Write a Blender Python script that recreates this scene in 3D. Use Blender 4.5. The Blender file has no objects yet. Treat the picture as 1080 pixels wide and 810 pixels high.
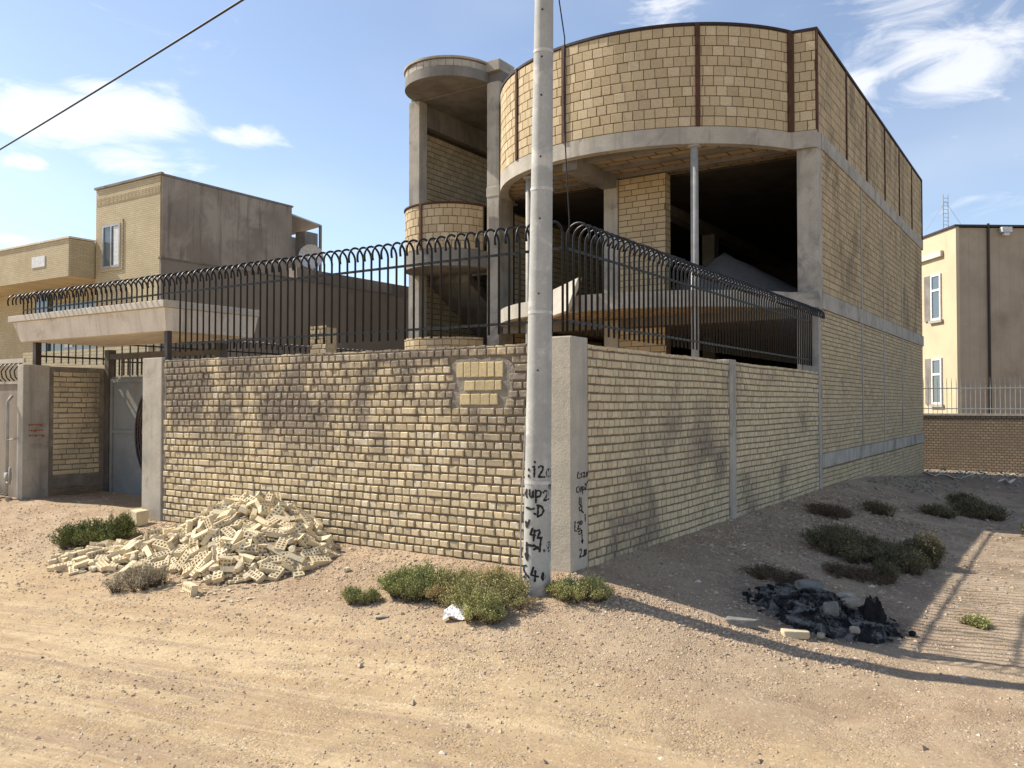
import bpy, math, random
from mathutils import Vector, noise as mn
rnd = random.Random(7)
S = bpy.context.scene
COL = S.collection
R = math.radians

# ------------------------------------------------------------------ camera
CAM = Vector((3.388, -5.997, 1.8))
cd = bpy.data.cameras.new('camera'); cam = bpy.data.objects.new('camera', cd); COL.objects.link(cam)
cd.sensor_width = 36; cd.lens = 897 / 1080 * 36; cd.clip_start = .05; cd.clip_end = 2000
rt = Vector((.834, .552, 0)).normalized()
fw = (Vector((-rt.y, rt.x, 0)) * math.cos(R(1.28)) + Vector((0, 0, math.sin(R(1.28))))).normalized()
cam.location = CAM; cam.rotation_euler = fw.to_track_quat('-Z', 'Y').to_euler()
S.camera = cam

# ------------------------------------------------------------------ light
SUN_EL = R(44)
SUN_H = Vector((-.977, -.215, 0)).normalized()          # horizontal direction towards the sun
SUN_D = SUN_H * math.cos(SUN_EL) + Vector((0, 0, math.sin(SUN_EL)))
W = bpy.data.worlds.new('World'); S.world = W; W.use_nodes = True
nt = W.node_tree; nt.nodes.clear()
def N(t, typ, **k):
    n = t.nodes.new(typ)
    for a, b in k.items():
        if a.startswith('i_'):
            n.inputs[a[2:].replace('_', ' ')].default_value = b
        else: setattr(n, a, b)
    return n
def L(t, a, b): t.links.new(a, b)
def MATH(t, op, a, b=None, clamp=False):
    n = t.nodes.new('ShaderNodeMath'); n.operation = op; n.use_clamp = clamp
    for i, v in enumerate((a, b)):
        if v is None: continue
        if hasattr(v, 'links'): t.links.new(v, n.inputs[i])
        else: n.inputs[i].default_value = v
    return n.outputs[0]
def MIX(t, fac, a, b, mode='MIX'):
    n = t.nodes.new('ShaderNodeMix'); n.data_type = 'RGBA'; n.blend_type = mode; n.clamp_factor = True
    for i, v in ((0, fac), (6, a), (7, b)):
        if hasattr(v, 'links'): t.links.new(v, n.inputs[i])
        elif i == 0: n.inputs[0].default_value = v
        else: n.inputs[i].default_value = (*v[:3], 1)
    return n.outputs[2]
def RAMP(t, v, lo, hi):
    n = t.nodes.new('ShaderNodeMapRange'); n.interpolation_type = 'SMOOTHSTEP'
    n.inputs[1].default_value = lo; n.inputs[2].default_value = hi
    t.links.new(v, n.inputs[0]); return n.outputs[0]
sky = N(nt, 'ShaderNodeTexSky', sky_type='NISHITA', sun_disc=False, sun_elevation=SUN_EL,
        sun_rotation=math.atan2(SUN_H.x, SUN_H.y), air_density=1.0, dust_density=1.0, ozone_density=1.6, altitude=1200)
bg = N(nt, 'ShaderNodeBackground'); bg.inputs[1].default_value = .112
out = N(nt, 'ShaderNodeOutputWorld')
tc = N(nt, 'ShaderNodeTexCoord')
def pdir(x, y):                                   # photo pixel -> world direction (cloud placing only)
    up = rt.cross(fw)
    return (fw + rt * ((x - 540) / 897) - up * ((y - 405) / 897)).normalized()
mp = N(nt, 'ShaderNodeMapping'); mp.inputs['Scale'].default_value = (1, 1, 2.6)
L(nt, tc.outputs['Generated'], mp.inputs[0])
n1 = N(nt, 'ShaderNodeTexNoise', i_Scale=8.5, i_Detail=11.0, i_Roughness=.64, i_Distortion=.9); L(nt, mp.outputs[0], n1.inputs['Vector'])
n2 = N(nt, 'ShaderNodeTexNoise', i_Scale=2.2, i_Detail=3.0); L(nt, mp.outputs[0], n2.inputs['Vector'])
mask = None
for (px, py, r, amp, st) in [(55, 122, .13, 1.5, .35), (140, 118, .10, 1.5, .4), (100, 92, .07, 1.1, .3), (135, 168, .08, 1.2, .35), (262, 145, .055, 1.5, .35), (30, 172, .035, 1.2, .4), (20, 252, .045, 1.1, .3), (200, 168, .07, .7, .3),
                         (700, 8, .07, .95, .5), (975, 12, .10, .95, .5), (1000, 70, .10, 1.1, .8), (905, 90, .045, .85, 1), (1070, 30, .09, .8, .7), (1060, 200, .13, .4, .35), (930, 50, .06, .6, .5),
                         (-300, 60, .35, .9, .4), (1500, 120, .4, .9, .4), (1250, -200, .3, 1, .5)]:
    d = pdir(px, py)
    sb = N(nt, 'ShaderNodeVectorMath', operation='SUBTRACT'); L(nt, tc.outputs['Generated'], sb.inputs[0]); sb.inputs[1].default_value = d
    ml = N(nt, 'ShaderNodeVectorMath', operation='MULTIPLY'); L(nt, sb.outputs[0], ml.inputs[0]); ml.inputs[1].default_value = (1, 1, 1 / st)
    ln = N(nt, 'ShaderNodeVectorMath', operation='LENGTH'); L(nt, ml.outputs[0], ln.inputs[0])
    m = RAMP(nt, ln.outputs['Value'], r * 1.15, 0.0)
    m = MATH(nt, 'MULTIPLY', m, amp)
    mask = m if mask is None else MATH(nt, 'MAXIMUM', mask, m)
cl = MATH(nt, 'ADD', MATH(nt, 'MULTIPLY', mask, .34), n1.outputs[0])
cl = RAMP(nt, cl, .60, .93)
wisp = MATH(nt, 'MULTIPLY', RAMP(nt, n2.outputs[0], .42, .8), .22)
cl = MATH(nt, 'MAXIMUM', MATH(nt, 'MULTIPLY', cl, .62), wisp)
hs = N(nt, 'ShaderNodeHueSaturation'); hs.inputs['Saturation'].default_value = .86; hs.inputs['Value'].default_value = 1.0; L(nt, sky.outputs[0], hs.inputs['Color'])
skyc = MIX(nt, cl, hs.outputs[0], (6.9, 6.8, 6.7))
L(nt, skyc, bg.inputs[0]); L(nt, bg.outputs[0], out.inputs[0])
sd = bpy.data.lights.new('sun', 'SUN'); sd.energy = 4.4; sd.angle = R(.55); sd.color = (1, .925, .80)
so = bpy.data.objects.new('sun', sd); COL.objects.link(so)
so.location = (-20, -5, 25); so.rotation_euler = SUN_D.to_track_quat('Z', 'Y').to_euler()
S.view_settings.view_transform = 'Standard'; S.view_settings.look = 'None'
S.view_settings.exposure = .78; S.view_settings.gamma = 1
S.render.engine = 'CYCLES'
S.cycles.max_bounces = 6; S.cycles.diffuse_bounces = 4

# ------------------------------------------------------------------ materials
def newmat(name):
    m = bpy.data.materials.new(name); m.use_nodes = True
    t = m.node_tree; b = t.nodes['Principled BSDF']
    b.inputs['Specular IOR Level'].default_value = .25
    return m, t, b
def pos(t): return N(t, 'ShaderNodeNewGeometry').outputs['Position']
def noise(t, v, sc, det=4., rough=.6, dist=0., scale=None):
    if scale:
        q = N(t, 'ShaderNodeMapping'); q.inputs['Scale'].default_value = scale; L(t, v, q.inputs[0]); v = q.outputs[0]
    n = N(t, 'ShaderNodeTexNoise', i_Scale=sc, i_Detail=det, i_Roughness=rough, i_Distortion=dist); L(t, v, n.inputs['Vector']); return n.outputs[0]
def bump(t, b, h, strength=.4, dist=.01):
    n = N(t, 'ShaderNodeBump'); n.inputs['Strength'].default_value = strength; n.inputs['Distance'].default_value = dist
    L(t, h, n.inputs['Height']); L(t, n.outputs[0], b.inputs['Normal'])
def surf(name, c1, c2, sc=3., rough=.9, c3=None, sc3=.8, thr=(.52, .7), bmp=.3, bd=.006, metal=0, fine=60., streak=None):
    m, t, b = newmat(name); p = pos(t)
    c = MIX(t, RAMP(t, noise(t, p, sc, 6.), .35, .68), c1, c2)
    c = MIX(t, MATH(t, 'MULTIPLY', RAMP(t, noise(t, p, fine, 3.), .3, .75), .35), c, tuple(x * .6 for x in c1))
    if c3: c = MIX(t, RAMP(t, noise(t, p, sc3, 5., .65, .6), *thr), c, c3)
    if streak: c = MIX(t, MATH(t, 'MULTIPLY', RAMP(t, noise(t, p, 6., 4., .6, .1, (1, 1, .07)), .5, .72), .6), c, streak)
    L(t, c, b.inputs['Base Color']); b.inputs['Roughness'].default_value = rough; b.inputs['Metallic'].default_value = metal
    if bmp: bump(t, b, MATH(t, 'ADD', noise(t, p, fine, 4.), noise(t, p, sc * 4, 4.)), bmp, bd)
    return m
def brickmat(name, light, dark, stain=None, stthr=(.5, .7), stscale=(1, 1, 1), stsc=1.2, stz=None, hi=None, streaks=.5):
    """each brick carries its own tone in the attribute 'tone'"""
    m, t, b = newmat(name); p = pos(t)
    a = N(t, 'ShaderNodeAttribute', attribute_name='tone').outputs['Fac']
    c = MIX(t, a, dark, light)
    if hi: c = MIX(t, RAMP(t, a, .82, .98), c, hi)
    c = MIX(t, MATH(t, 'MULTIPLY', RAMP(t, noise(t, p, 45., 5., .7), .38, .68), .4), c, tuple(x * .55 for x in dark))
    c = MIX(t, MATH(t, 'MULTIPLY', RAMP(t, noise(t, p, 1.3, 4.), .42, .68), .3), c, tuple(x * .7 for x in light))
    if stain:
        s = RAMP(t, noise(t, p, stsc, 7., .62, .4, stscale), *stthr)
        if stz:
            sx = N(t, 'ShaderNodeSeparateXYZ'); L(t, p, sx.inputs[0])
            s = MATH(t, 'MULTIPLY', s, RAMP(t, sx.outputs[2], *stz))
        s2 = MATH(t, 'MULTIPLY', s, RAMP(t, noise(t, p, 25., 3.), .15, .5))
        c = MIX(t, MATH(t, 'MULTIPLY', s2, .85), c, stain)
    sm_ = RAMP(t, noise(t, p, 9., 6., .7, .4), .56, .72)
    c = MIX(t, MATH(t, 'MULTIPLY', sm_, .35), c, tuple(x * .5 for x in dark))
    L(t, c, b.inputs['Base Color']); b.inputs['Roughness'].default_value = .92
    bump(t, b, noise(t, p, 90., 5., .7), .6, .005)
    return m
def ctex(name, c1, c2, mortar, axis, bw, bh, ms=.01, rough=.9, bmp=.5, stain=None, rot=0):
    m, t, b = newmat(name); p = pos(t)
    s = N(t, 'ShaderNodeSeparateXYZ'); L(t, p, s.inputs[0])
    cb = N(t, 'ShaderNodeCombineXYZ'); L(t, s.outputs['XYZ'.index(axis[0])], cb.inputs[0]); L(t, s.outputs['XYZ'.index(axis[1])], cb.inputs[1])
    br = N(t, 'ShaderNodeTexBrick'); L(t, cb.outputs[0], br.inputs['Vector'])
    br.inputs['Scale'].default_value = 1; br.inputs['Brick Width'].default_value = bw; br.inputs['Row Height'].default_value = bh
    br.inputs['Mortar Size'].default_value = ms; br.inputs['Mortar Smooth'].default_value = .3; br.inputs['Bias'].default_value = 0
    br.inputs['Color1'].default_value = (*c1, 1); br.inputs['Color2'].default_value = (*c2, 1); br.inputs['Mortar'].default_value = (*mortar, 1)
    c = MIX(t, MATH(t, 'MULTIPLY', RAMP(t, noise(t, p, 1.1, 6.), .35, .7), .5), br.outputs['Color'], tuple(x * .7 for x in c2))
    if stain: c = MIX(t, MATH(t, 'MULTIPLY', RAMP(t, noise(t, p, .5, 6., .65, .5, (1, 1, .45)), .52, .75), .7), c, stain)
    L(t, c, b.inputs['Base Color']); b.inputs['Roughness'].default_value = rough
    inv = MATH(t, 'SUBTRACT', 1., br.outputs['Fac'])
    bump(t, b, MATH(t, 'ADD', inv, MATH(t, 'MULTIPLY', noise(t, p, 60., 3.), .3)), bmp, .012)
    return m
def flat(name, c, rough=.5, metal=0, spec=.4):
    m, t, b = newmat(name); p = pos(t)
    L(t, MIX(t, RAMP(t, noise(t, p, 14., 4.), .35, .7), c, tuple(x * .72 for x in c)), b.inputs['Base Color'])
    b.inputs['Roughness'].default_value = rough; b.inputs['Metallic'].default_value = metal; b.inputs['Specular IOR Level'].default_value = spec
    return m
M = {}
M['header'] = brickmat('weathered header brick', (.78, .645, .42), (.55, .445, .285), stain=(.15, .125, .11), stthr=(.39, .55), stscale=(.9, .9, .55), stsc=1.9, stz=(.95, 1.75), hi=(.76, .66, .48))
M['header_side'] = brickmat('pale header brick', (.76, .63, .41), (.55, .45, .29), stain=(.21, .175, .14), stthr=(.47, .70), stsc=1.1, hi=(.60, .52, .35))
M['block'] = brickmat('sand lime block', (.60, .475, .295), (.48, .375, .225), stain=(.26, .21, .14), stthr=(.62, .85), hi=(.63, .51, .33))
M['block_side'] = brickmat('dusty block', (.60, .465, .28), (.46, .35, .205), stain=(.21, .165, .105), stthr=(.46, .68), stscale=(1, 1, .4))
M['stretcher'] = brickmat('hollow brick course', (.52, .42, .26), (.40, .32, .19), stain=(.22, .18, .12), stthr=(.6, .8))
M['low_side'] = brickmat('grey yellow common brick', (.64, .52, .33), (.48, .385, .24), stain=(.18, .155, .115), stthr=(.55, .75), stsc=.8)
M['patch'] = brickmat('replacement pale brick', (.62, .50, .28), (.50, .41, .24), stain=(.3, .25, .18), stthr=(.6, .8))
M['mortar'] = surf('dark gritty mortar', (.26, .21, .145), (.175, .14, .10), 5., bmp=.9, bd=.01)
M['mortar_pale'] = surf('sandy mortar', (.27, .20, .13), (.18, .135, .09), 4., bmp=.6)
M['mortar_rust'] = surf('brown mortar joint', (.17, .11, .07), (.12, .08, .05), 4., bmp=.5)
M['mortar_grey'] = surf('grey patching mortar', (.30, .265, .215), (.19, .165, .135), 6., bmp=.8, bd=.01)
M['conc'] = surf('board marked concrete', (.49, .445, .37), (.37, .34, .285), 2.4, c3=(.22, .20, .17), sc3=1.8, thr=(.50, .72), bmp=.55, bd=.008, streak=(.22, .205, .175))
M['conc_col'] = surf('smooth column concrete', (.52, .47, .385), (.41, .375, .31), 3., c3=(.27, .25, .21), sc3=2.2, thr=(.55, .8), bmp=.45, bd=.006, streak=(.30, .28, .24))
M['conc_dark'] = surf('raw slab concrete', (.27, .25, .22), (.18, .165, .145), 2., bmp=.6, bd=.01, streak=(.13, .12, .1))
M['cement'] = surf('cement render', (.33, .275, .215), (.24, .20, .158), .7, c3=(.37, .315, .25), sc3=.45, thr=(.45, .6), bmp=.25, streak=(.13, .108, .088))
M['cement_left'] = surf('brown cement render', (.31, .265, .215), (.24, .205, .165), .5, c3=(.26, .225, .18), sc3=.35, thr=(.5, .62), bmp=.25)
M['pole'] = surf('weathered pole paint', (.44, .44, .41), (.36, .355, .335), 4., rough=.7, c3=(.56, .54, .49), sc3=3.5, thr=(.5, .66), bmp=.25, bd=.003, streak=(.31, .305, .28))
M['ring'] = flat('pale joint ring', (.56, .55, .52), .6)
M['bolt'] = flat('black steel', (.02, .02, .02), .6)
M['iron'] = flat('black painted iron', (.005, .005, .006), .42, 0, .35)
M['iron_brown'] = flat('brown painted iron', (.05, .032, .025), .5)
M['rust'] = surf('rusty steel angle', (.11, .050, .03), (.06, .03, .02), 9., rough=.8, bmp=.3)
M['darksteel'] = surf('dark steel cap', (.05, .035, .028), (.03, .022, .018), 9., rough=.7, bmp=.2)
M['pipe'] = surf('galvanised pipe', (.40, .38, .34), (.30, .285, .255), 6., rough=.6, bmp=.2)
M['gate'] = surf('faded grey blue gate paint', (.27, .285, .28), (.21, .225, .225), 3., rough=.6, c3=(.22, .18, .14), sc3=2.5, thr=(.52, .75), bmp=.15)
M['gate_frame'] = surf('brown grey gate frame', (.14, .12, .10), (.09, .08, .07), 5., rough=.6, bmp=.2)
M['canopy'] = surf('stained stone render', (.76, .68, .56), (.67, .59, .48), 2.2, c3=(.40, .29, .22), sc3=1.6, thr=(.54, .76), bmp=.3, streak=(.37, .31, .24))
M['canopy_top'] = surf('pale stone edge', (.60, .54, .45), (.50, .45, .37), 3., bmp=.2)
M['ybrick_y'] = ctex('yellow facing brick', (.60, .51, .335), (.52, .435, .275), (.36, .30, .19), 'XZ', .22, .062, .008, stain=(.4, .3, .17))
M['ybrick_x'] = ctex('yellow facing brick side', (.57, .48, .31), (.49, .41, .26), (.35, .29, .18), 'YZ', .22, .062, .008, stain=(.38, .28, .15))
M['far_brick'] = ctex('old brown brick wall', (.33, .255, .18), (.25, .195, .135), (.08, .06, .042), 'XZ', .13, .075, .011, stain=(.13, .09, .055))
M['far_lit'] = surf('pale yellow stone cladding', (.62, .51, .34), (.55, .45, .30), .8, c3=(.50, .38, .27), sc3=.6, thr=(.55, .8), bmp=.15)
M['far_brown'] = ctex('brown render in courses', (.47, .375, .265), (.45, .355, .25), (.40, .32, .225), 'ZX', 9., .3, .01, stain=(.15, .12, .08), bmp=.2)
M['ceil'] = ctex('hollow block soffit', (.46, .34, .20), (.36, .27, .16), (.14, .10, .07), 'XY', .4, .24, .022)
M['ceil_shade'] = surf('plaster ceiling darkened as shade', (.085, .07, .055), (.055, .045, .036), 2., bmp=.4)  # shade of the deep interior is put into this ceiling colour
M['inner'] = surf('inner masonry darkened as shade', (.09, .07, .05), (.06, .048, .035), 3., bmp=.4)  # darkened so the colour itself carries the shade inside the house
M['white'] = flat('white frame paint', (.75, .75, .73), .5)
M['wframe'] = flat('grey aluminium', (.45, .45, .44), .4, .3)
M['plastic'] = flat('white plastic film', (.8, .78, .76), .35)
M['cream'] = surf('cream hollow brick', (.82, .70, .47), (.74, .62, .40), 5., c3=(.54, .43, .27), sc3=3., thr=(.5, .75), bmp=.4, bd=.004)
M['creamb'] = surf('dusty broken brick', (.70, .60, .42), (.58, .49, .33), 5., c3=(.36, .30, .21), sc3=3., thr=(.55, .75), bmp=.6, bd=.006)
for k_ in ('cream', 'creamb'):
    t = M[k_].node_tree; b = t.nodes['Principled BSDF']; lk = b.inputs['Base Color'].links[0].from_socket
    oi = N(t, 'ShaderNodeObjectInfo'); L(t, MIX(t, MATH(t, 'MULTIPLY', oi.outputs['Random'], .3), lk, (.48, .36, .22)), b.inputs['Base Color'])
M['ink'] = flat('black spray paint', (.012, .012, .012), .7)
M['redink'] = surf('faded red paint', (.34, .09, .055), (.28, .13, .09), 40., bmp=0)
M['cable'] = flat('black cable', (.015, .015, .015), .6)
M['gravelheap'] = surf('grey gravel heap', (.20, .20, .20), (.14, .14, .145), 20., bmp=.9, bd=.02)
M['ash'] = surf('charred ash', (.014, .014, .015), (.035, .033, .031), 12., c3=(.24, .225, .205), sc3=6., thr=(.45, .60), bmp=1., bd=.03)
M['char'] = surf('burnt black plastic', (.008, .008, .009), (.02, .02, .02), 12., rough=.85, bmp=.9, bd=.02)
M['greyrock'] = surf('ashy rubble', (.24, .23, .21), (.15, .145, .13), 10., bmp=.7)
M['palerock'] = surf('pale rubble', (.42, .37, .29), (.27, .23, .18), 10., bmp=.5)
M['tealjunk'] = flat('faded teal scrap', (.10, .14, .135), .8, 0, .1)
def glassmat():
    m, t, b = newmat('dark window glass'); b.inputs['Base Color'].default_value = (.10, .13, .145, 1)
    b.inputs['Roughness'].default_value = .08; b.inputs['Specular IOR Level'].default_value = .8; return m
M['glass'] = glassmat()
def leafmat(name, a, c, dry=None):
    m, t, b = newmat(name)
    v = N(t, 'ShaderNodeAttribute', attribute_name='tone').outputs['Fac']
    k = MIX(t, v, a, c)
    if dry: k = MIX(t, RAMP(t, noise(t, pos(t), 3.5, 3.), .45, .65), k, dry)
    L(t, k, b.inputs['Base Color']); b.inputs['Roughness'].default_value = .8
    return m
M['leaf_dark'] = leafmat('dark green shrub leaf', (.09, .115, .035), (.26, .28, .09))
M['leaf_mix'] = leafmat('green and drying shrub leaf', (.20, .20, .075), (.50, .46, .20), dry=(.52, .40, .20))
M['leaf_mid'] = leafmat('grey green shrub leaf', (.16, .18, .065), (.44, .45, .18))
M['leaf_dull'] = leafmat('dull olive shrub leaf', (.085, .08, .04), (.24, .215, .115))
M['leaf_brown'] = leafmat('dried brown twig', (.10, .07, .045), (.20, .14, .09))
M['leaf_grey'] = leafmat('dry grey twig', (.33, .28, .19), (.60, .52, .38))
M['leaf_lit'] = leafmat('yellow green shrub leaf', (.24, .24, .085), (.54, .52, .22))
M['tree'] = leafmat('distant tree leaf', (.03, .045, .02), (.09, .12, .05))
def groundmat():
    m, t, b = newmat('dusty gravel ground'); p = pos(t)
    rot = N(t, 'ShaderNodeMapping'); rot.inputs['Rotation'].default_value = (0, 0, R(-10.5)); L(t, p, rot.inputs[0]); q = rot.outputs[0]
    s = N(t, 'ShaderNodeSeparateXYZ'); L(t, p, s.inputs[0])
    c = MIX(t, RAMP(t, noise(t, p, .6, 6., .65, .5), .36, .66), (.45, .325, .19), (.56, .42, .245))
    c = MIX(t, MATH(t, 'MULTIPLY', RAMP(t, noise(t, q, 1.5, 7., .7, .25, (.10, 2.1, 1)), .47, .60), .85), c, (.63, .49, .30))
    c = MIX(t, MATH(t, 'MULTIPLY', RAMP(t, noise(t, q, 1.9, 7., .7, .3, (.14, 2.6, 1)), .50, .64), .75), c, (.38, .275, .195))
    c = MIX(t, MATH(t, 'MULTIPLY', RAMP(t, noise(t, q, 8., 5., .7, .2, (.12, 2.6, 1)), .5, .66), .4), c, (.62, .48, .31))
    rough_ = noise(t, p, 1.6, 7., .75, .4)
    bank = MATH(t, 'MULTIPLY', RAMP(t, MATH(t, 'ADD', s.outputs[1], MATH(t, 'MULTIPLY', rough_, 1.1)), -1.25, -.35), 1.)
    c = MIX(t, MATH(t, 'MULTIPLY', bank, .85), c, MIX(t, RAMP(t, rough_, .38, .62), (.345, .245, .16), (.48, .365, .245)))
    c = MIX(t, MATH(t, 'MULTIPLY', RAMP(t, noise(t, p, 6., 8., .8), .48, .68), .5), c, (.35, .25, .17))
    lot = MATH(t, 'MULTIPLY', RAMP(t, s.outputs[0], -.3, .6), RAMP(t, s.outputs[1], -.5, 1.1))
    lotc = MIX(t, RAMP(t, noise(t, p, 1.2, 8., .75), .38, .62), (.29, .22, .155), (.50, .395, .28))
    c = MIX(t, MATH(t, 'MULTIPLY', lot, .85), c, lotc)
    c = MIX(t, MATH(t, 'MULTIPLY', RAMP(t, s.outputs[1], 11., 17.), .75), c, (.22, .165, .125))
    so_ = N(t, 'ShaderNodeVectorMath', operation='DISTANCE'); L(t, p, so_.inputs[0]); so_.inputs[1].default_value = (1.66, 1.12, .2)
    soot = RAMP(t, MATH(t, 'ADD', so_.outputs['Value'], MATH(t, 'MULTIPLY', noise(t, p, 5., 6., .7), .7)), 1.25, .75)
    c = MIX(t, MATH(t, 'MULTIPLY', soot, .75), c, (.09, .08, .072))
    vo = N(t, 'ShaderNodeTexVoronoi', i_Scale=70.); L(t, p, vo.inputs['Vector'])
    v2 = N(t, 'ShaderNodeTexVoronoi', i_Scale=190.); L(t, p, v2.inputs['Vector'])
    sv = N(t, 'ShaderNodeSeparateColor'); L(t, vo.outputs['Color'], sv.inputs[0])
    s2 = N(t, 'ShaderNodeSeparateColor'); L(t, v2.outputs['Color'], s2.inputs[0])
    pat = RAMP(t, noise(t, p, 2.2, 5., .7), .40, .62)        # stones lie in patches
    c = MIX(t, MATH(t, 'MULTIPLY', MATH(t, 'MULTIPLY', RAMP(t, sv.outputs[0], .55, 1.), pat), .65), c, (.24, .175, .125))
    c = MIX(t, MATH(t, 'MULTIPLY', s2.outputs[0], .25), c, (.27, .20, .145))
    c = MIX(t, MATH(t, 'MULTIPLY', RAMP(t, sv.outputs[1], .95, .99), .6), c, (.66, .56, .43))
    L(t, c, b.inputs['Base Color']); b.inputs['Roughness'].default_value = .97; b.inputs['Specular IOR Level'].default_value = .1
    h = MATH(t, 'ADD', MATH(t, 'MULTIPLY', MATH(t, 'MULTIPLY', vo.outputs['Distance'], pat), -.8), MATH(t, 'MULTIPLY', noise(t, p, 26., 9., .78), 1.7))
    h = MATH(t, 'ADD', h, MATH(t, 'MULTIPLY', noise(t, q, 3., 6., .7, .2, (.15, 3., 1)), 1.2))
    bump(t, b, h, .75, .016)
    return m
M['ground'] = groundmat()
m, t, b = newmat('loose pebble'); a = N(t, 'ShaderNodeAttribute', attribute_name='tone').outputs['Fac']
c = MIX(t, a, (.28, .20, .14), (.52, .40, .28)); c = MIX(t, RAMP(t, a, .92, .99), c, (.60, .53, .42))
L(t, c, b.inputs['Base Color']); b.inputs['Roughness'].default_value = .95; M['pebble'] = m

# ------------------------------------------------------------------ mesh helpers
class MB:
    def __init__(s): s.v = []; s.f = []; s.t = []; s.smooth = False
    def add(s, vs, fs, tone=.5):
        o = len(s.v); s.v += [tuple(v) for v in vs]; s.f += [tuple(i + o for i in f) for f in fs]; s.t += [tone] * len(vs)
    def box(s, x0, x1, y0, y1, z0, z1, tone=.5):
        s.add([(x0, y0, z0), (x1, y0, z0), (x1, y1, z0), (x0, y1, z0), (x0, y0, z1), (x1, y0, z1), (x1, y1, z1), (x0, y1, z1)],
              [(0, 3, 2, 1), (4, 5, 6, 7), (0, 1, 5, 4), (1, 2, 6, 5), (2, 3, 7, 6), (3, 0, 4, 7)], tone)
    def obox(s, c, ax, ay, az, tone=.5):         # centre and three half axes
        c = Vector(c); vs = []
        for k in (-1, 1):
            for i, j in ((-1, -1), (1, -1), (1, 1), (-1, 1)): vs.append(c + ax * i + ay * j + az * k)
        s.add(vs, [(0, 3, 2, 1), (4, 5, 6, 7), (0, 1, 5, 4), (1, 2, 6, 5), (2, 3, 7, 6), (3, 0, 4, 7)], tone)
    def tube(s, pts, r, n=8, cap=True, tone=.5):
        pts = [Vector(p) for p in pts]; rr = r if isinstance(r, (list, tuple)) else [r] * len(pts)
        vs = []; prev = None
        for i, p in enumerate(pts):
            d = (pts[min(i + 1, len(pts) - 1)] - pts[max(i - 1, 0)]).normalized()
            if prev is None: a = Vector((0, 0, 1)) if abs(d.z) < .9 else Vector((1, 0, 0)); u = d.cross(a).normalized()
            else: u = (prev - d * prev.dot(d)).normalized()
            prev = u; w = d.cross(u)
            for k in range(n):
                an = 2 * math.pi * k / n; vs.append(p + (u * math.cos(an) + w * math.sin(an)) * rr[i])
        fs = [(i * n + k, i * n + (k + 1) % n, (i + 1) * n + (k + 1) % n, (i + 1) * n + k) for i in range(len(pts) - 1) for k in range(n)]
        if cap: fs += [tuple(range(n))[::-1], tuple((len(pts) - 1) * n + k for k in range(n))]
        s.add(vs, fs, tone)
    def arc(s, c, r0, r1, a0, a1, z0, z1, n=48, tone=.5):    # curved solid band
        vs = []; fs = []
        for i in range(n + 1):
            a = a0 + (a1 - a0) * i / n; ca, sa = math.cos(a), math.sin(a)
            for rr, z in ((r0, z0), (r1, z0), (r1, z1), (r0, z1)): vs.append((c[0] + rr * ca, c[1] + rr * sa, z))
        for i in range(n):
            for k in range(4): fs.append((i * 4 + k, i * 4 + (k + 1) % 4, i * 4 + 4 + (k + 1) % 4, i * 4 + 4 + k))
        fs += [(0, 1, 2, 3), (n * 4 + 3, n * 4 + 2, n * 4 + 1, n * 4)]
        s.add(vs, fs, tone)
    def prism(s, poly, z0, z1, tone=.5):
        n = len(poly)
        s.add([(x, y, z0) for x, y in poly] + [(x, y, z1) for x, y in poly],
              [tuple(range(n))[::-1], tuple(range(n, 2 * n))] + [(i, (i + 1) % n, n + (i + 1) % n, n + i) for i in range(n)], tone)
    def build(s, name, mat, parent=None, smooth=False, bevel=0):
        me = bpy.data.meshes.new(name)
        o = parent.matrix_world.translation if parent else Vector((0, 0, 0))
        if parent: o = Vector(parent['_w'])
        me.from_pydata([(v[0] - o[0], v[1] - o[1], v[2] - o[2]) for v in s.v], [], s.f)
        me.materials.append(mat)
        at = me.attributes.new('tone', 'FLOAT', 'POINT'); at.data.foreach_set('value', s.t)
        if smooth: me.polygons.foreach_set('use_smooth', [True] * len(me.polygons))
        me.update()
        ob = bpy.data.objects.new(name, me); COL.objects.link(ob)
        if parent: ob.parent = parent
        ob['_w'] = tuple(o)
        if bevel:
            bv = ob.modifiers.new('bevel', 'BEVEL'); bv.width = bevel; bv.segments = 2; bv.limit_method = 'ANGLE'
        return ob
def tag(o, label=None, cat=None, group=None, kind=None):
    if label: o['label'] = label
    if cat: o['category'] = cat
    if group: o['group'] = group
    if kind: o['kind'] = kind
    return o
def thing(name, loc, label, cat, group=None):
    o = bpy.data.objects.new(name, None); COL.objects.link(o); o.location = loc; o.empty_display_size = .1
    o['_w'] = tuple(loc); return tag(o, label, cat, group)
def solo(mb, name, mat, base, label, cat, group=None, smooth=False, bevel=0, kind=None):
    """a top-level thing that is one mesh, origin at its base"""
    base = Vector(base); mb.v = [(v[0] - base.x, v[1] - base.y, v[2] - base.z) for v in mb.v]
    o = mb.build(name, mat, None, smooth, bevel); o.location = base; o['_w'] = tuple(base)
    return tag(o, label, cat, group, kind)
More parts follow.
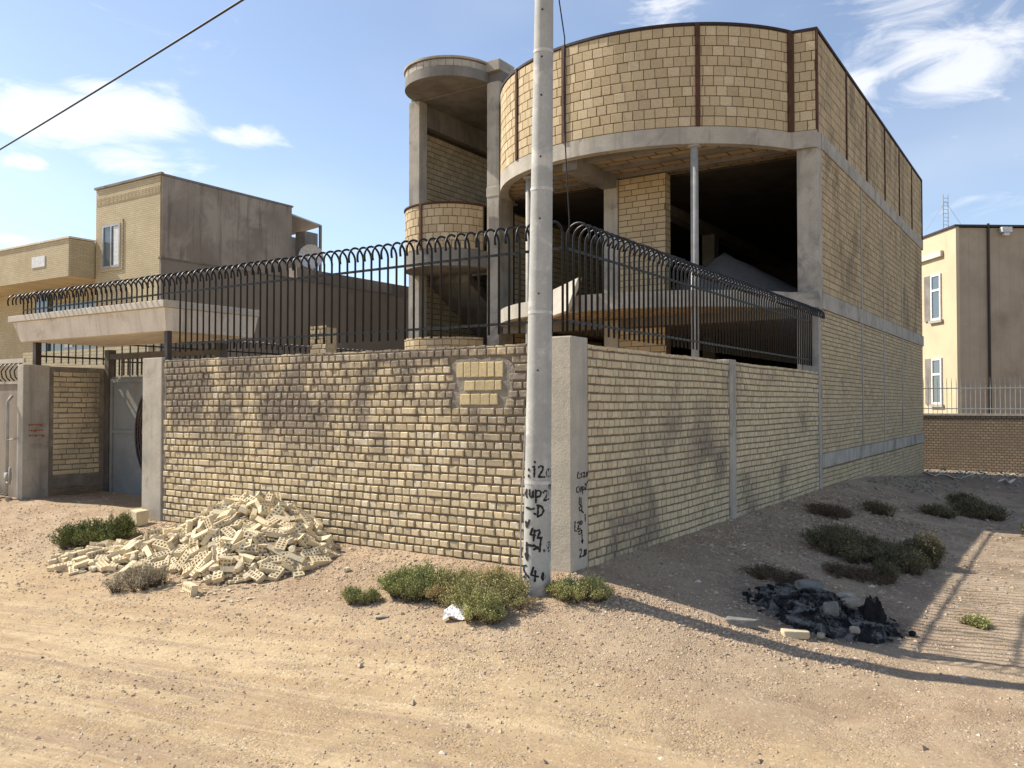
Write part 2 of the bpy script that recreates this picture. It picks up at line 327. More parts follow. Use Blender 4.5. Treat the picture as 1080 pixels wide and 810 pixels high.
def bricks(P, u0, u1, v0, v1, bw, bh, gap=.012, out=.012, jit=.003, long=0., hole=None, wave=0., seed=1, top_rag=0):
    """courses of individual raised bricks; P(u, v, o) -> point, o = outward"""
    r = random.Random(seed); mb = MB(); row = 0; v = v0
    while v < v1 - bh * .4:
        vt = min(v + bh, v1); u = u0 - (bw * r.uniform(.3, .6) if row % 2 else 0)
        while u < u1 - .01:
            w = bw * r.uniform(.9, 1.1)
            if long and r.random() < long: w = bw * 1.95
            a, bb = max(u, u0), min(u + w, u1); u += w
            if bb - a < .025: continue
            uc, vc = (a + bb) / 2, (v + vt) / 2
            if hole and hole(uc, vc): continue
            wv = wave * math.sin(uc * 1.7 + vc * 1.3) + wave * .5 * math.sin(uc * 4.3 + vc)
            g = gap / 2; o = out * r.uniform(.6, 1.25); tl = r.uniform(-jit, jit)
            gh = g * .95
            q = [(a + gh, v + g * 1.15 + wv), (bb - gh, v + g * 1.15 + wv), (bb - gh, vt - g * 1.15 + wv), (a + gh, vt - g * 1.15 + wv)]
            q = [(x + r.uniform(-jit, jit), y + r.uniform(-jit, jit)) for x, y in q]
            e = min(.007, bh * .1); cxy = (uc, vc + wv)
            fr = [(x + (e if x < cxy[0] else -e), y + (e if y < cxy[1] else -e)) for x, y in q]
            vs = [P(x, y, -.004) for x, y in q] + [P(x, y, o * .72) for x, y in q] + [P(x, y, o + tl * (1 if x < cxy[0] else -1)) for x, y in fr]
            fs = [(8, 9, 10, 11)]
            for k in range(4):
                fs += [(k, (k + 1) % 4, 4 + (k + 1) % 4, 4 + k), (4 + k, 4 + (k + 1) % 4, 8 + (k + 1) % 4, 8 + k)]
            mb.add(vs, fs, min(1, max(0, r.gauss(.5, .32))))
        v += bh; row += 1
    return mb
PY = lambda y0: (lambda u, v, o: (u, y0 - o, v))      # wall facing -Y, u = X
PX = lambda x0: (lambda u, v, o: (x0 + o, u, v))      # wall facing +X, u = Y

# ------------------------------------------------------------------ ground
def sm(t): t = max(0., min(1., t)); return t * t * (3 - 2 * t)
def gz(x, y):
    dx = max(0, x); dy = max(0, -y); d = math.hypot(dx, dy)
    z = .44 * max(0, 1 - d / 2.45) ** 1.25
    z *= 1 - .95 * sm((y - 9) / 10)
    z -= .20 * sm((y - 14) / 8)
    if x < -5.6: z += (.06 * sm((-5.6 - x) / 3)) * max(0, 1 - d / 3)
    z += .014 * mn.noise(Vector((x * .9, y * 1.7, 0))) + .010 * mn.noise(Vector((x * 3, y * 3.4, 4)))
    yy = y * .983 - x * .182; z += (.010 * math.sin(yy * 4.1 + .5 * math.sin(x * .6)) + .012 * mn.noise(Vector((x * .35, yy * 4.5, 7)))) * sm((-y - 1.0) / .8)
    return z
def fine(x, y):
    return .006 * mn.noise(Vector((x * 11, y * 11, 1))) + .003 * mn.noise(Vector((x * 27, y * 27, 2)))
def axis(lo, a, b_, hi, step):
    xs = []; x = a
    while x < b_: xs.append(x); x += step
    xs.append(b_); g = step; x = b_
    while x < hi: g *= 1.25; x += g; xs.append(x)
    g = step; x = a
    while x > lo: g *= 1.25; x -= g; xs.insert(0, x)
    return xs
xs = axis(-900, -7.5, 4.2, 900, .045); ys = axis(-700, -4.4, 3.2, 1200, .045)
vs = [(x, y, gz(x, y) + (fine(x, y) if -9 < x < 6 and -6 < y < 6 else 0)) for y in ys for x in xs]
nx = len(xs)
fs = [(j * nx + i, j * nx + i + 1, (j + 1) * nx + i + 1, (j + 1) * nx + i) for j in range(len(ys) - 1) for i in range(nx - 1)]
g = MB(); g.add(vs, fs); go = g.build('ground', M['ground'], smooth=True); tag(go, kind='structure')
# loose stones
pm = MB(); ico = [(0, 0, 1), (.9, 0, .1), (0, .9, .1), (-.9, 0, .1), (0, -.9, .1), (0, 0, -.6)]
icf = [(0, 1, 2), (0, 2, 3), (0, 3, 4), (0, 4, 1), (5, 2, 1), (5, 3, 2), (5, 4, 3), (5, 1, 4)]
def pebble(x, y, s):
    a = rnd.uniform(0, 6.28); ca, sa = math.cos(a), math.sin(a); sx, sy, sz = s * rnd.uniform(.7, 1.3), s * rnd.uniform(.7, 1.2), s * rnd.uniform(.45, .8)
    z = gz(x, y) + fine(x, y)
    pm.add([(x + (vx * ca * sx - vy * sa * sy) + rnd.uniform(-.2, .2) * s, y + (vx * sa * sx + vy * ca * sy) + rnd.uniform(-.2, .2) * s, z + vz * sz * 1.) for vx, vy, vz in ico], icf, rnd.random())
cnt = 0
while cnt < 17000:
    d = 2.6 + rnd.random() ** 1.4 * 11; ang = rnd.uniform(-.62, .62)
    q = CAM + Vector((fw.x, fw.y, 0)) * d * math.cos(ang) + rt * d * math.sin(ang)
    if q.x < 0 and q.y > 0 and not (-8.5 < q.x < -5.9 and q.y < 1.2): continue
    band = math.exp(-((math.hypot(max(0, q.x), max(0, -q.y)) - 1.0) / .8) ** 2)
    pt = mn.noise(Vector((q.x * 1.3, q.y * 1.9, 11)))
    if rnd.random() > .22 + .7 * band + .5 * pt: continue
    pebble(q.x, q.y, .0055 * (d / 5) ** .45 * (1 + abs(rnd.gauss(0, .75))) * (1.5 if rnd.random() < .035 else 1)); cnt += 1
for i in range(55):
    d = 3.0 + rnd.random() * 7; ang = rnd.uniform(-.6, .6); q = CAM + Vector((fw.x, fw.y, 0)) * d * math.cos(ang) + rt * d * math.sin(ang)
    if not (q.x < 0 and q.y > 0): pebble(q.x, q.y, rnd.uniform(.02, .038))
for i in range(12000):                                  # coarse gravel of the vacant lot and the bank along the walls
    if i % 3:
        x = .02 + abs(rnd.gauss(0, 1.3)); y = rnd.uniform(-.3, 9.5)
    else:
        x = rnd.uniform(-5.4, .3); y = -abs(rnd.gauss(.0, .55)) - .03
    pebble(x, y, rnd.uniform(.006, .014) * (1.7 if y > 2 else 1) * (2.2 if rnd.random() < .07 else 1))
for i in range(1500):                                  # pebbly strip below the corner column
    t_ = rnd.random(); x = .2 + t_ * 2.1 + rnd.gauss(0, .05); y = -.30 + t_ * .45 + rnd.gauss(0, .13); pebble(x, y, rnd.uniform(.006, .02))
tag(pm.build('gravel', M['pebble']), kind='stuff')

# ------------------------------------------------------------------ front boundary wall (Y = 0)
fwall = thing('boundary_wall', (-3, .1, .3), 'front boundary wall of weathered header bricks behind the heap of cream bricks', 'wall')
c = MB(); c.box(-5.44, -.302, .012, .22, -.2, 2.285); c.build('mortar_core', M['mortar'], fwall)
patch = lambda u, v: -1.21 < u < -.60 and 1.74 < v < 2.18
bricks(PY(.012), -5.42, -.305, .22, 2.305, .097, .0735, .015, .020, .0028, .05, patch, .003, 3).build('brick_panel', M['header'], fwall)
c = bricks(lambda u, v, o: (u, v, 2.285 + o), -5.42, -.305, .0, .22, .108, .11, .012, .012, .003, 0, None, 0, 5); c.build('coping_brick', M['header'], fwall)
c = MB(); nP = 8
ol = []
for k in range(28):
    a = 2 * math.pi * k / 28; m_ = max(abs(math.cos(a)), abs(math.sin(a))); rr = (1 / m_) * rnd.uniform(.88, 1.04); ol.append((-.90 + .345 * rr * math.cos(a), 1.96 + .235 * rr * math.sin(a)))
c.add([(x, .004, z) for x, z in ol] + [(x, .02, z) for x, z in ol], [tuple(range(28))[::1]] + [(k, (k + 1) % 28, 28 + (k + 1) % 28, 28 + k) for k in range(28)]); c.build('patch_mortar', M['mortar_grey'], fwall)
c = bricks(PY(.004), -1.17, -.66, 2.02, 2.16, .085, .14, .008, .012, .002, 0, None, 0, 4)
for (a, b_, z0, z1) in ((-1.08, -.68, 1.905, 2.0), (-1.13, -.72, 1.78, 1.885)):
    k = bricks(PY(.004), a, b_, z0, z1, .11, z1 - z0, .008, .012, .003, 0, None, 0, 6); c.add(k.v, k.f); c.t[-len(k.v):] = k.t
c.build('brick_patch', M['patch'], fwall)['label'] = 'patch of paler yellow bricks in grey mortar'
c = MB(); c.box(-5.81, -5.44, -.02, .24, -.1, 2.33); c.build('end_column', M['conc_col'], fwall, bevel=.008)
c = MB(); c.box(-5.44, -5.37, -.006, .011, .2, 2.29); c.build('mortar_strip', M['mortar_grey'], fwall)
# ------------------------------------------------------------------ side boundary wall (X = 0)
swall = thing('boundary_wall', (-.1, 4, .3), 'side boundary wall of pale bricks running from the corner column to the unfinished house', 'wall')
c = MB(); c.box(-.3, .0, -.012, .27, -.2, 2.345); c.build('corner_column', M['conc_col'], swall, bevel=.01)
for i, (a, b_) in enumerate(((.27, 3.74), (3.96, 7.92))):
    c = MB(); c.box(-.22, -.012, a, b_, -.2, 2.28); c.build('mortar_core', M['mortar'], swall)
    bricks(PX(-.012), a + .004, b_ - .004, .12, 2.30, .098, .0735, .015, .015, .0028, .05, None, .003, 11 + i).build('brick_panel', M['header_side'], swall)
c = MB(); c.box(-.24, .012, 3.74, 3.96, -.2, 2.315); c.build('middle_column', M['conc'], swall, bevel=.008)
c = MB(); c.box(-.2, .008, 7.92, 7.995, -.2, 3.3); c.build('joint_strip', M['pipe'], swall)

# ------------------------------------------------------------------ unfinished house
H = thing('unfinished_house', (-4, 10, .2), 'large unfinished brick house with curved front, open upper floor and round stair tower', 'house')
AC = (-3.12, 9.53)
def rad(a): return 3.2 + .17 * sm((-R(75) - a) / R(70))
A0, A1 = R(-31), R(-166)
def arcP(a, o=0): r_ = rad(a) + o; return (AC[0] + r_ * math.cos(a), AC[1] + r_ * math.sin(a))
def arcband(mb, o0, o1, z0, z1, a0=A0, a1=A1, n=60):
    vs = []; fs = []
    for i in range(n + 1):
        a = a0 + (a1 - a0) * i / n; p, q = arcP(a, o0), arcP(a, o1)
        vs += [(*p, z0), (*q, z0), (*q, z1), (*p, z1)]
    for i in range(n):
        for k in range(4): fs.append((i * 4 + k, i * 4 + 4 + k, i * 4 + 4 + (k + 1) % 4, i * 4 + (k + 1) % 4))
    fs += [(0, 1, 2, 3), (n * 4 + 3, n * 4 + 2, n * 4 + 1, n * 4)]; mb.add(vs, fs)
arcpoly = lambda o, n=40: [arcP(A0 + (A1 - A0) * i / n, o) for i in range(n + 1)]
Z1b, Z1t, Z2b, Z2t, ZP = 3.32, 3.58, 5.90, 6.17, 7.82
# slabs
for (zb, zt, nm) in ((Z1b, Z1t, 'floor_slab'), (Z2b + .05, Z2t - .02, 'roof_slab')):
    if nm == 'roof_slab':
        c = MB(); c.box(-8.4, -.26, 8.52, 18.98, zb - .02, zb + .018); c.build('rear_ceiling', M['ceil_shade'], H)['label'] = 'plastered rear ceiling with interior shade put into its colour'
    c = MB(); poly = [(-.02, 19.1), (-.02, 8.05), (-.30, 8.0)] + arcpoly(-.05) + [(-6.17, 8.5), (-6.17, 10.8), (-8.4, 10.8), (-8.4, 19.1)]
    c.prism(poly, zb + .02, zt - .004); c.build(nm, M['ceil'], H)
c = MB(); arcband(c, -.16, .0, Z2b, Z2t); c.build('edge_beam', M['conc'], H)
c = MB(); arcband(c, -.16, .0, Z1b, Z1t, A0, R(-164)); c.build('edge_beam', M['conc'], H)
c = MB(); c.prism([(-.40, 7.885), (0.004, 7.955), (.004, 8.2), (-.36, 8.2)], Z2b, Z2t + .003); c.build('beam_return', M['conc'], H)
c = MB(); c.prism([(-.40, 7.885), (0.004, 7.955), (.004, 8.2), (-.36, 8.2)], Z1b, Z1t + .003); c.build('beam_return', M['conc'], H)
c = MB(); c.prism([(-.34, 18.9), (-.34, 8.3)] + arcpoly(-.2) + [(-6.1, 8.6), (-6.1, 18.9)], Z1t - .003, Z1t + .012); c.build('bounce_damping_sheet', M['inner'], H)  # thin dark sheet added to cut light bouncing off the floor slab
# joists seen from below
c = MB()
for k in range(3):
    y = 6.75 + k * .62
    hw = math.sqrt(max(.01, 3.0 ** 2 - (y - AC[1]) ** 2)) if y < AC[1] else 3.0
    c.box(max(-6.1, AC[0] - hw), min(-.05, AC[0] + hw), y, y + .1, Z2b + .01, Z2b + .069)
c.build('ceiling_joists', M['conc_dark'], H)
c = MB(); c.box(-3.86, -3.58, 6.52, 8.0, Z2b - .15, Z2b + .068); c.box(-3.86, -3.58, 8.52, 19, Z2b - .18, Z2b + .068); c.box(-6.1, -.3, 8.02, 8.24, Z1b - .14, Z1b + .018); c.build('ceiling_beams', M['conc_dark'], H)
# parapet
c = MB(); arcband(c, -.14, -.012, Z2t, ZP - .03); c.prism([(-.38, 7.90), (-.012, 7.965), (-.014, 8.1), (-.38, 8.1)], Z2t + .004, ZP - .03); c.box(-.14, -.014, 8.1, 19.2, Z2t, ZP - .03); c.build('parapet_core', M['mortar_rust'], H)
al = sum(rad(A0 + (A1 - A0) * (i + .5) / 200) * abs(A1 - A0) / 200 for i in range(200))
PA = lambda u, v, o: (*arcP(A0 + (A1 - A0) * (u / al), o - .012), v)
o = bricks(PA, 0, al, Z2t + .006, ZP - .04, .185, .1605, .012, .010, .0015, 0, None, 0, 21).build('parapet_blocks', M['block'], H)
PR = lambda u, v, o: (-.36 + u * .985, 7.903 + u * .17 - o, v)
bricks(PR, .02, .35, Z2t + .006, ZP - .04, .185, .1605, .012, .010, .0015, 0, None, 0, 22).build('parapet_blocks', M['block'], H)
posts = [7.99, 10.1, 11.88, 13.82, 15.64, 17.48, 19.2]
for i in range(6):
    bricks(PX(-.014), posts[i] + .04, posts[i + 1] - .04, Z2t + .006, ZP - .04, .19, .1605, .012, .009, .002, 0, None, 0, 30 + i).build('parapet_panel', M['block_side'], H)
for y in posts:
    c = MB(); c.box(-.10, .012, y - .035, y + .035, Z2t - .02, ZP + .015); c.build('parapet_post', M['rust'], H)
for X in (-.40, -1.53, -3.72, -4.93):
    best = min((R(-31) + (R(-166) - R(-31)) * k / 800 for k in range(801)), key=lambda a: abs(arcP(a)[0] - X) + (9 if arcP(a)[1] > 8.2 else 0))
    c = MB(); p = arcP(best, .008); n_ = Vector((math.cos(best), math.sin(best), 0)); tt = Vector((-n_.y, n_.x, 0))
    c.obox((p[0], p[1], (Z2t + ZP) / 2), n_ * .02, tt * .036, Vector((0, 0, (ZP - Z2t) / 2 + .0))); c.build('parapet_post', M['rust'], H)
c = MB(); arcband(c, -.10, .012, ZP - .03, ZP + .012); c.box(-.10, .016, 8.03, 19.2, ZP - .03, ZP + .014); c.prism([(-.41, 7.885), (.016, 7.955), (.016, 8.03), (-.4, 8.02)], ZP - .03, ZP + .013); c.build('parapet_cap', M['darksteel'], H)
# side wall (X = 0)
c = MB(); c.box(-.25, -.013, 8.12, 19.15, -.5, 5.98); c.build('side_wall_core', M['mortar_pale'], H)
jn = [8.13, 11.3, 13.55, 15.83, 19.1]
for i in range(4):
    a, b_ = jn[i] + .05, jn[i + 1] - .05
    bricks(PX(-.013), a, b_, Z1t + .02, Z2b + .07, .21, .117, .014, .011, .0025, .0, None, .002, 40 + i).build('brick_panel', M['block_side'], H)
    bricks(PX(-.013), a, b_, .99, Z1b, .11, .0735, .013, .012, .0025, .15, None, .002, 50 + i).build('brick_panel', M['low_side'], H)
bricks(PX(-.013), 8.15, 19.1, -.15, .76, .14, .0735, .013, .014, .004, .2, None, .004, 60).build('foundation_bricks', M['low_side'], H)
for y in jn[1:-1]:
    c = MB(); c.box(-.1, .006, y - .045, y + .045, .99, Z1b); c.box(-.1, .006, y - .045, y + .045, Z1t, Z2b + .07); c.box(-.1, .004, y - .05, y + .05, -.4, .76); c.build('joint_post', M['conc'], H)
c = MB(); c.box(-.2, .02, 8.2, 19.15, Z1b, Z1t + .01); c.box(-.2, .02, 8.1, 19.15, .76, .985); c.box(-.2, .022, 8.2, 19.2, Z2b + .02, Z2t + .0); c.build('tie_beam', M['conc'], H, bevel=.006)
# columns
c = MB(); c.box(-.33, .006, 7.99, 8.125, -.2, Z1b); c.box(-.33, -.002, 7.99, 8.26, Z1t, Z2b); c.box(-.34, -.26, 7.97, 8.28, -.2, Z1b); c.build('corner_column', M['conc'], H, bevel=.006)
c = MB(); c.box(-3.84, -3.56, 8.0, 8.24, 0, Z1b); c.box(-3.84, -3.56, 8.0, 8.24, Z1t, Z2b); c.build('column', M['conc'], H, bevel=.006)
for xx, yy in ((-3.7, 13), (-6.3, 13.5)):
    c = MB(); c.box(xx - .15, xx + .15, yy, yy + .3, 0, Z2b - .15); c.build('column', M['conc_dark'], H)
# brick pier
c = MB(); c.box(-3.555, -2.62, 8.03, 8.22, 0, Z1b - .142); c.box(-3.555, -2.62, 8.03, 8.22, Z1t, Z2b - .0); c.build('pier_core', M['mortar_rust'], H)
c = bricks(PY(8.03), -3.55, -2.625, Z1t + .004, Z2b, .26, .11, .012, .008, .0015, 0, None, 0, 70); c.build('brick_pier', M['block'], H)
c = bricks(PY(8.03), -3.55, -2.625, .4, Z1b - .15, .26, .11, .012, .008, .0015, 0, None, 0, 71); c.build('brick_pier', M['block'], H)
c = bricks(PX(-2.62), 8.035, 8.215, Z1t + .004, Z2b, .19, .11, .012, .006, .0015, 0, None, 0, 72); c.build('pier_return', M['stretcher'], H)
# ragged infill walls, back, left, inner partition
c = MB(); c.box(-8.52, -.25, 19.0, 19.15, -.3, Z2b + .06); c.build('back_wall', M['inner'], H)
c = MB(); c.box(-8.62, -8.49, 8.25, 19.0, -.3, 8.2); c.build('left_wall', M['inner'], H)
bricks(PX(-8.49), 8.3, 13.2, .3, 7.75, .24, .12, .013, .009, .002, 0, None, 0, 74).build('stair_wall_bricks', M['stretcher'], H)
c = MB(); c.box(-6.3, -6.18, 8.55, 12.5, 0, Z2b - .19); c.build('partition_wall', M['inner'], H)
bricks(PX(-6.18), 8.56, 12.4, .4, Z1b - .05, .24, .11, .013, .008, .002, 0, None, 0, 75).build('partition_bricks', M['stretcher'], H)
bricks(PX(-6.18), 8.56, 12.4, Z1t + .01, Z2b - .2, .24, .11, .013, .008, .002, 0, None, 0, 76).build('partition_bricks', M['stretcher'], H)
# pipe props
for (x, y) in ((-1.62, 6.83), (-4.83, 6.98)):
    c = MB(); c.tube([(x, y, .2), (x, y, Z2b + .01)], .062, 14); c.tube([(x, y, Z2b - .03), (x, y, Z2b)], .11, 14); c.build('pipe_prop', M['pipe'], H, smooth=True)
# stair tower
TC = (-7.44, 8.06); TR = .97
c = MB(); c.arc(TC, 0.0, TR, math.pi, 2 * math.pi, 8.30, 8.50); c.box(-8.53, -6.16, 8.06, 11.2, 8.28, 8.50); c.build('tower_roof_slab', M['conc_dark'], H)  # darker concrete puts the shade under the tower roof into the colour
c = MB(); c.arc(TC, TR - .12, TR - .02, math.pi, 2 * math.pi, 8.50, 8.66); c.box(-8.50, -8.40, 8.06, 11.1, 8.50, 8.66); c.build('tower_upstand_core', M['mortar_rust'], H)
PT = lambda u, v, o: (TC[0] + (TR - .02 + o) * math.cos(-u / TR), TC[1] + (TR - .02 + o) * math.sin(-u / TR), v)
bricks(PT, .02, math.pi * TR - .02, 8.505, 8.645, .17, .14, .008, .008, .002, 0, None, 0, 80).build('tower_upstand', M['conc'], H)
c = MB(); c.arc(TC, TR - .14, TR + .02, math.pi, 2 * math.pi, 8.662, 8.70); c.build('tower_cap', M['conc'], H)
c = MB(); c.arc(TC, 0.0, TR, math.pi, 2 * math.pi, 4.52, 4.86); c.box(-8.5, -6.46, 8.06, 8.6, 4.55, 4.85); c.build('landing_slab', M['conc_dark'], H)
for (z0, z1) in ((4.86, 5.76), (.3, 3.12)):
    c = MB(); c.arc(TC, TR - .14, TR - .02, math.pi, 2 * math.pi - .15, z0, z1); c.build('balcony_core', M['mortar_rust'], H)
    bricks(PT, .18, math.pi * TR - .01, z0 + .004, z1 - .005, .17, .1605 if z0 > 4 else .12, .012, .01, .002, 0, None, 0, int(80 + z0)).build('balcony_blocks', M['block'], H)
c = MB(); c.arc(TC, TR - .10, TR + .012, math.pi, 2 * math.pi - .15, 5.762, 5.79); c.build('balcony_rail', M['rust'], H)
a = R(269); c = MB(); n_ = Vector((math.cos(a), math.sin(a), 0)); c.obox((TC[0] + (TR) * n_.x, TC[1] + TR * n_.y, 5.31), n_ * .02, Vector((-n_.y, n_.x, 0)) * .03, Vector((0, 0, .45))); c.build('balcony_post', M['rust'], H)
c = MB(); c.box(-8.53, -8.24, 7.98, 8.24, 0, 8.278); c.build('tower_column', M['conc'], H, bevel=.008)
c = MB(); c.box(-6.47, -6.18, 7.98, 8.5, 0, 8.278); c.box(-6.50, -6.16, 7.96, 8.52, 8.50, 8.72); c.box(-6.48, -6.17, 7.97, 8.51, 5.95, 6.15); c.build('tower_column', M['conc'], H, bevel=.008)
c = MB(); c.box(-6.42, -6.2, 8.5, 11.2, 7.85, 8.279); c.build('tower_beam', M['conc_dark'], H)
c = MB(); c.box(-8.46, -8.3, 8.25, 11.2, 7.8, 8.279); c.build('tower_beam', M['conc_dark'], H)
c = MB()
for (ya, za, yb, zb, xa, xb) in ((8.6, 4.6, 11.4, 3.0, -8.46, -7.4), (8.6, 4.7, 11.4, 6.2, -7.3, -6.45)):
    c.add([(xa, ya, za), (xb, ya, za), (xb, yb, zb), (xa, yb, zb), (xa, ya, za - .2), (xb, ya, za - .2), (xb, yb, zb - .2), (xa, yb, zb - .2)],
          [(0, 1, 2, 3), (7, 6, 5, 4), (0, 4, 5, 1), (1, 5, 6, 2), (2, 6, 7, 3), (3, 7, 4, 0)])
c.build('stair_flight', M['conc_dark'], H)
c = MB(); c.box(-8.46, -6.2, 11.4, 11.55, 0, 8.27); c.build('stair_back_wall', M['mortar_rust'], H)
# things lying on the first-floor slab
c = MB(); n = 26; hv = [(-2.0, 9.3, Z1t + 1.02)]; hf = []
for k in range(1, 9):
    for i in range(n):
        an = 6.2832 * i / n; rr = k / 8 * 1.75 * (1 + .06 * math.sin(3 * an))
        hv.append((-2.0 + rr * math.cos(an), 9.3 + rr * .85 * math.sin(an), Z1t - .01 + 1.02 * (1 - k / 8) ** 1.05 + .02 * rnd.uniform(-1, 1)))
for i in range(n): hf.append((0, 1 + i, 1 + (i + 1) % n))
for k in range(7):
    for i in range(n): hf.append((1 + k * n + i, 1 + (k + 1) * n + i, 1 + (k + 1) * n + (i + 1) % n, 1 + k * n + (i + 1) % n))
c.add(hv, hf); solo(c, 'gravel_heap', M['gravelheap'], (-2.0, 9.3, Z1t), 'grey cone of gravel heaped on the open upper floor of the unfinished house', 'gravel heap', smooth=True)
c = MB(); c.add([(-3.95, 6.15, 3.22), (-3.5, 6.02, 3.30), (-3.38, 6.2, 3.86), (-4.1, 6.33, 3.66), (-3.98, 6.25, 3.20), (-3.5, 6.12, 3.28), (-3.36, 6.3, 3.86), (-4.1, 6.43, 3.66)],
      [(0, 1, 2, 3), (7, 6, 5, 4), (0, 4, 5, 1), (1, 5, 6, 2), (2, 6, 7, 3), (3, 7, 4, 0)])
solo(c, 'stone_slab', M['canopy_top'], (-3.7, 6.2, 3.3), 'pale stone slab leaning on the first floor edge just right of the pole', 'stone slab', bevel=.01)

# ------------------------------------------------------------------ hooped iron fences
def hoop_fence(p0, p1, outv, n, label, zl=2.48, zr=3.08, zt=3.28, zb=2.39, posts_=(), short=None, mat='iron', r=.0108, rh=.105):
    p0, p1, outv = Vector((*p0, 0)), Vector((*p1, 0)), Vector((*outv, 0))
    root = thing('iron_fence', (p0.x, p0.y, zb), label, 'fence'); W0 = Vector(root.location)
    protos = {}
    def bar_mesh(z0):
        pts = [(0, 0, z0), (0, 0, zt - rh)]
        for k in range(1, 11):
            a = math.pi * k / 10 * 1.06
            q = outv * (rh - rh * math.cos(a)); pts.append((q.x, q.y, zt - rh + rh * math.sin(a)))
        q = outv * (2 * rh); pts.append((q.x * .96, q.y * .96, zt - rh - .05)); 
        b = MB(); b.tube(pts, r, 6); return b
    for i in range(n):
        p = p0.lerp(p1, i / (n - 1)); z0 = zb if (short is None or not short(p)) else zl - 9
        key = short(p) if short else 0
        if key not in protos:
            b = bar_mesh(zb if not key else key)
            b.v = [(v[0] + p.x, v[1] + p.y, v[2]) for v in b.v]
            o = b.build('bar', M[mat], root, smooth=True)
            protos[key] = (o, p.copy())
        else:
            src, sp = protos[key]; o = src.copy(); COL.objects.link(o); o.parent = root; o.location = p - sp + Vector((0, 0, rnd.uniform(-.004, .004))); o.rotation_euler = (0, 0, rnd.gauss(0, .05))
            if abs(o.rotation_euler[2]) > 0:   # keep the bar on its spot although the mesh origin is the fence base
                a = o.rotation_euler[2]; s_ = Vector((sp.x - W0.x, sp.y - W0.y)); 
                rx = s_.x * math.cos(a) - s_.y * math.sin(a); ry = s_.x * math.sin(a) + s_.y * math.cos(a)
                o.location.x += s_.x - rx; o.location.y += s_.y - ry
    d = (p1 - p0).normalized(); nn = Vector((d.y, -d.x, 0))
    L_ = (p1 - p0).length
    for z, a_, b_ in ((zr, 0, 1), (zl, 0 if short is None else None, 1)):
        if a_ is None:
            a_ = next(i for i in range(n) if not short(p0.lerp(p1, i / (n - 1)))) / (n - 1)
        q0, q1 = p0.lerp(p1, a_), p0.lerp(p1, b_); b = MB()
        b.obox(((q0 + q1) / 2) + Vector((0, 0, z)), (q1 - q0) / 2, nn * .007, Vector((0, 0, .011))); b.build('rail', M[mat], root)
    for f_ in posts_:
        q = p0.lerp(p1, f_); b = MB(); b.box(q.x - .02, q.x + .02, q.y - .02, q.y + .02, 2.25, zr - .02); b.build('post', M['iron_brown'], root)
    return root
hoop_fence((-8.72, .06), (-.12, .06), (0, -1), 82, 'long black hooped iron fence along the front wall and over the gate canopy', posts_=(.985,), short=lambda p: 3.0 if p.x < -5.32 else None)
hoop_fence((-.1, .10), (-.1, 7.9), (1, 0), 74, 'black hooped iron fence on the side wall right of the utility pole')
hoop_fence((-8.6, 1.45), (-8.6, 9.2), (1, 0), 60, 'low inner hooped fence seen through the front fence beside the yellow brick stub', zl=2.42, zr=2.68, zt=2.86, zb=2.2, r=.011, rh=.06)

# ------------------------------------------------------------------ gate recess
gw = thing('gate_side_wall', (-8.7, .6, .3), 'short return wall of brick and concrete left of the gate, marked in faded red', 'wall')
c = MB(); c.box(-8.70, -8.545, -.02, .34, .1, 2.325); c.build('concrete_pillar', M['conc'], gw, bevel=.008)
c = MB(); c.box(-8.70, -8.566, .34, 1.24, .1, 2.31); c.build('mortar_core', M['mortar_grey'], gw)
bricks(PX(-8.566), .40, 1.08, .78, 2.26, .2, .0735, .014, .015, .004, .1, None, .004, 90).build('brick_panel', M['header_side'], gw)
bricks(PX(-8.566), .36, 1.2, .36, .62, .2, .0735, .014, .012, .006, .1, None, .01, 91).build('brick_panel', M['mortar_pale'], gw)
c = MB()
for k, z in enumerate((1.50, 1.42, 1.35)):
    y = .06
    while y < .25:
        w = rnd.uniform(.015, .045); c.box(-8.545, -8.5435, y, y + w, z - .012 + rnd.uniform(-.01, .01), z + .014); y += w + .008
c.build('red_marking', M['redink'], gw)
# canopy
cn = thing('gate_canopy', (-7.2, .6, 2.65), 'stained stone canopy slab with flared cornice above the entrance gate', 'canopy')
c = MB(); x0, x1, y0, y1 = -8.9, -5.36, -.06, 1.33
def ring(mb, a, b_):   # flared section between rectangles a,b (x0,x1,y0,y1,z)
    f_ = lambda q: [(q[0], q[2], q[4]), (q[1], q[2], q[4]), (q[1], q[3], q[4]), (q[0], q[3], q[4])]
    mb.add(f_(a) + f_(b_), [(0, 3, 2, 1), (4, 5, 6, 7), (0, 1, 5, 4), (1, 2, 6, 5), (2, 3, 7, 6), (3, 0, 4, 7)])
ring(c, (x0 + .22, x1 - .05, y0 + .07, y1 - .05, 2.64), (x0 + .07, x1 - .02, y0 + .03, y1 - .01, 2.91)); c.build('cornice', M['canopy'], cn, bevel=.004)
c = MB(); c.box(x0, x1, y0, y1, 2.912, 2.995); c.build('top_slab', M['canopy_top'], cn, bevel=.006)
c = MB(); c.box(-5.47, -5.41, .03, .09, 2.28, 2.76); c.build('support_post', M['iron_brown'], cn)
c = MB(); c.box(-8.66, -8.58, .16, .24, 2.325, 2.64); c.build('support_post', M['iron_brown'], cn)
for z in (2.44,):
    c = MB(); c.box(-8.63, -8.61, .24, 1.3, z, z + .025); c.build('transom_rail', M['iron_brown'], cn)
for k in range(9):
    c = MB(); y = .32 + k * .105; c.box(-8.628, -8.612, y, y + .014, 2.36, 2.64); c.build('transom_bar', M['iron_brown'], cn)
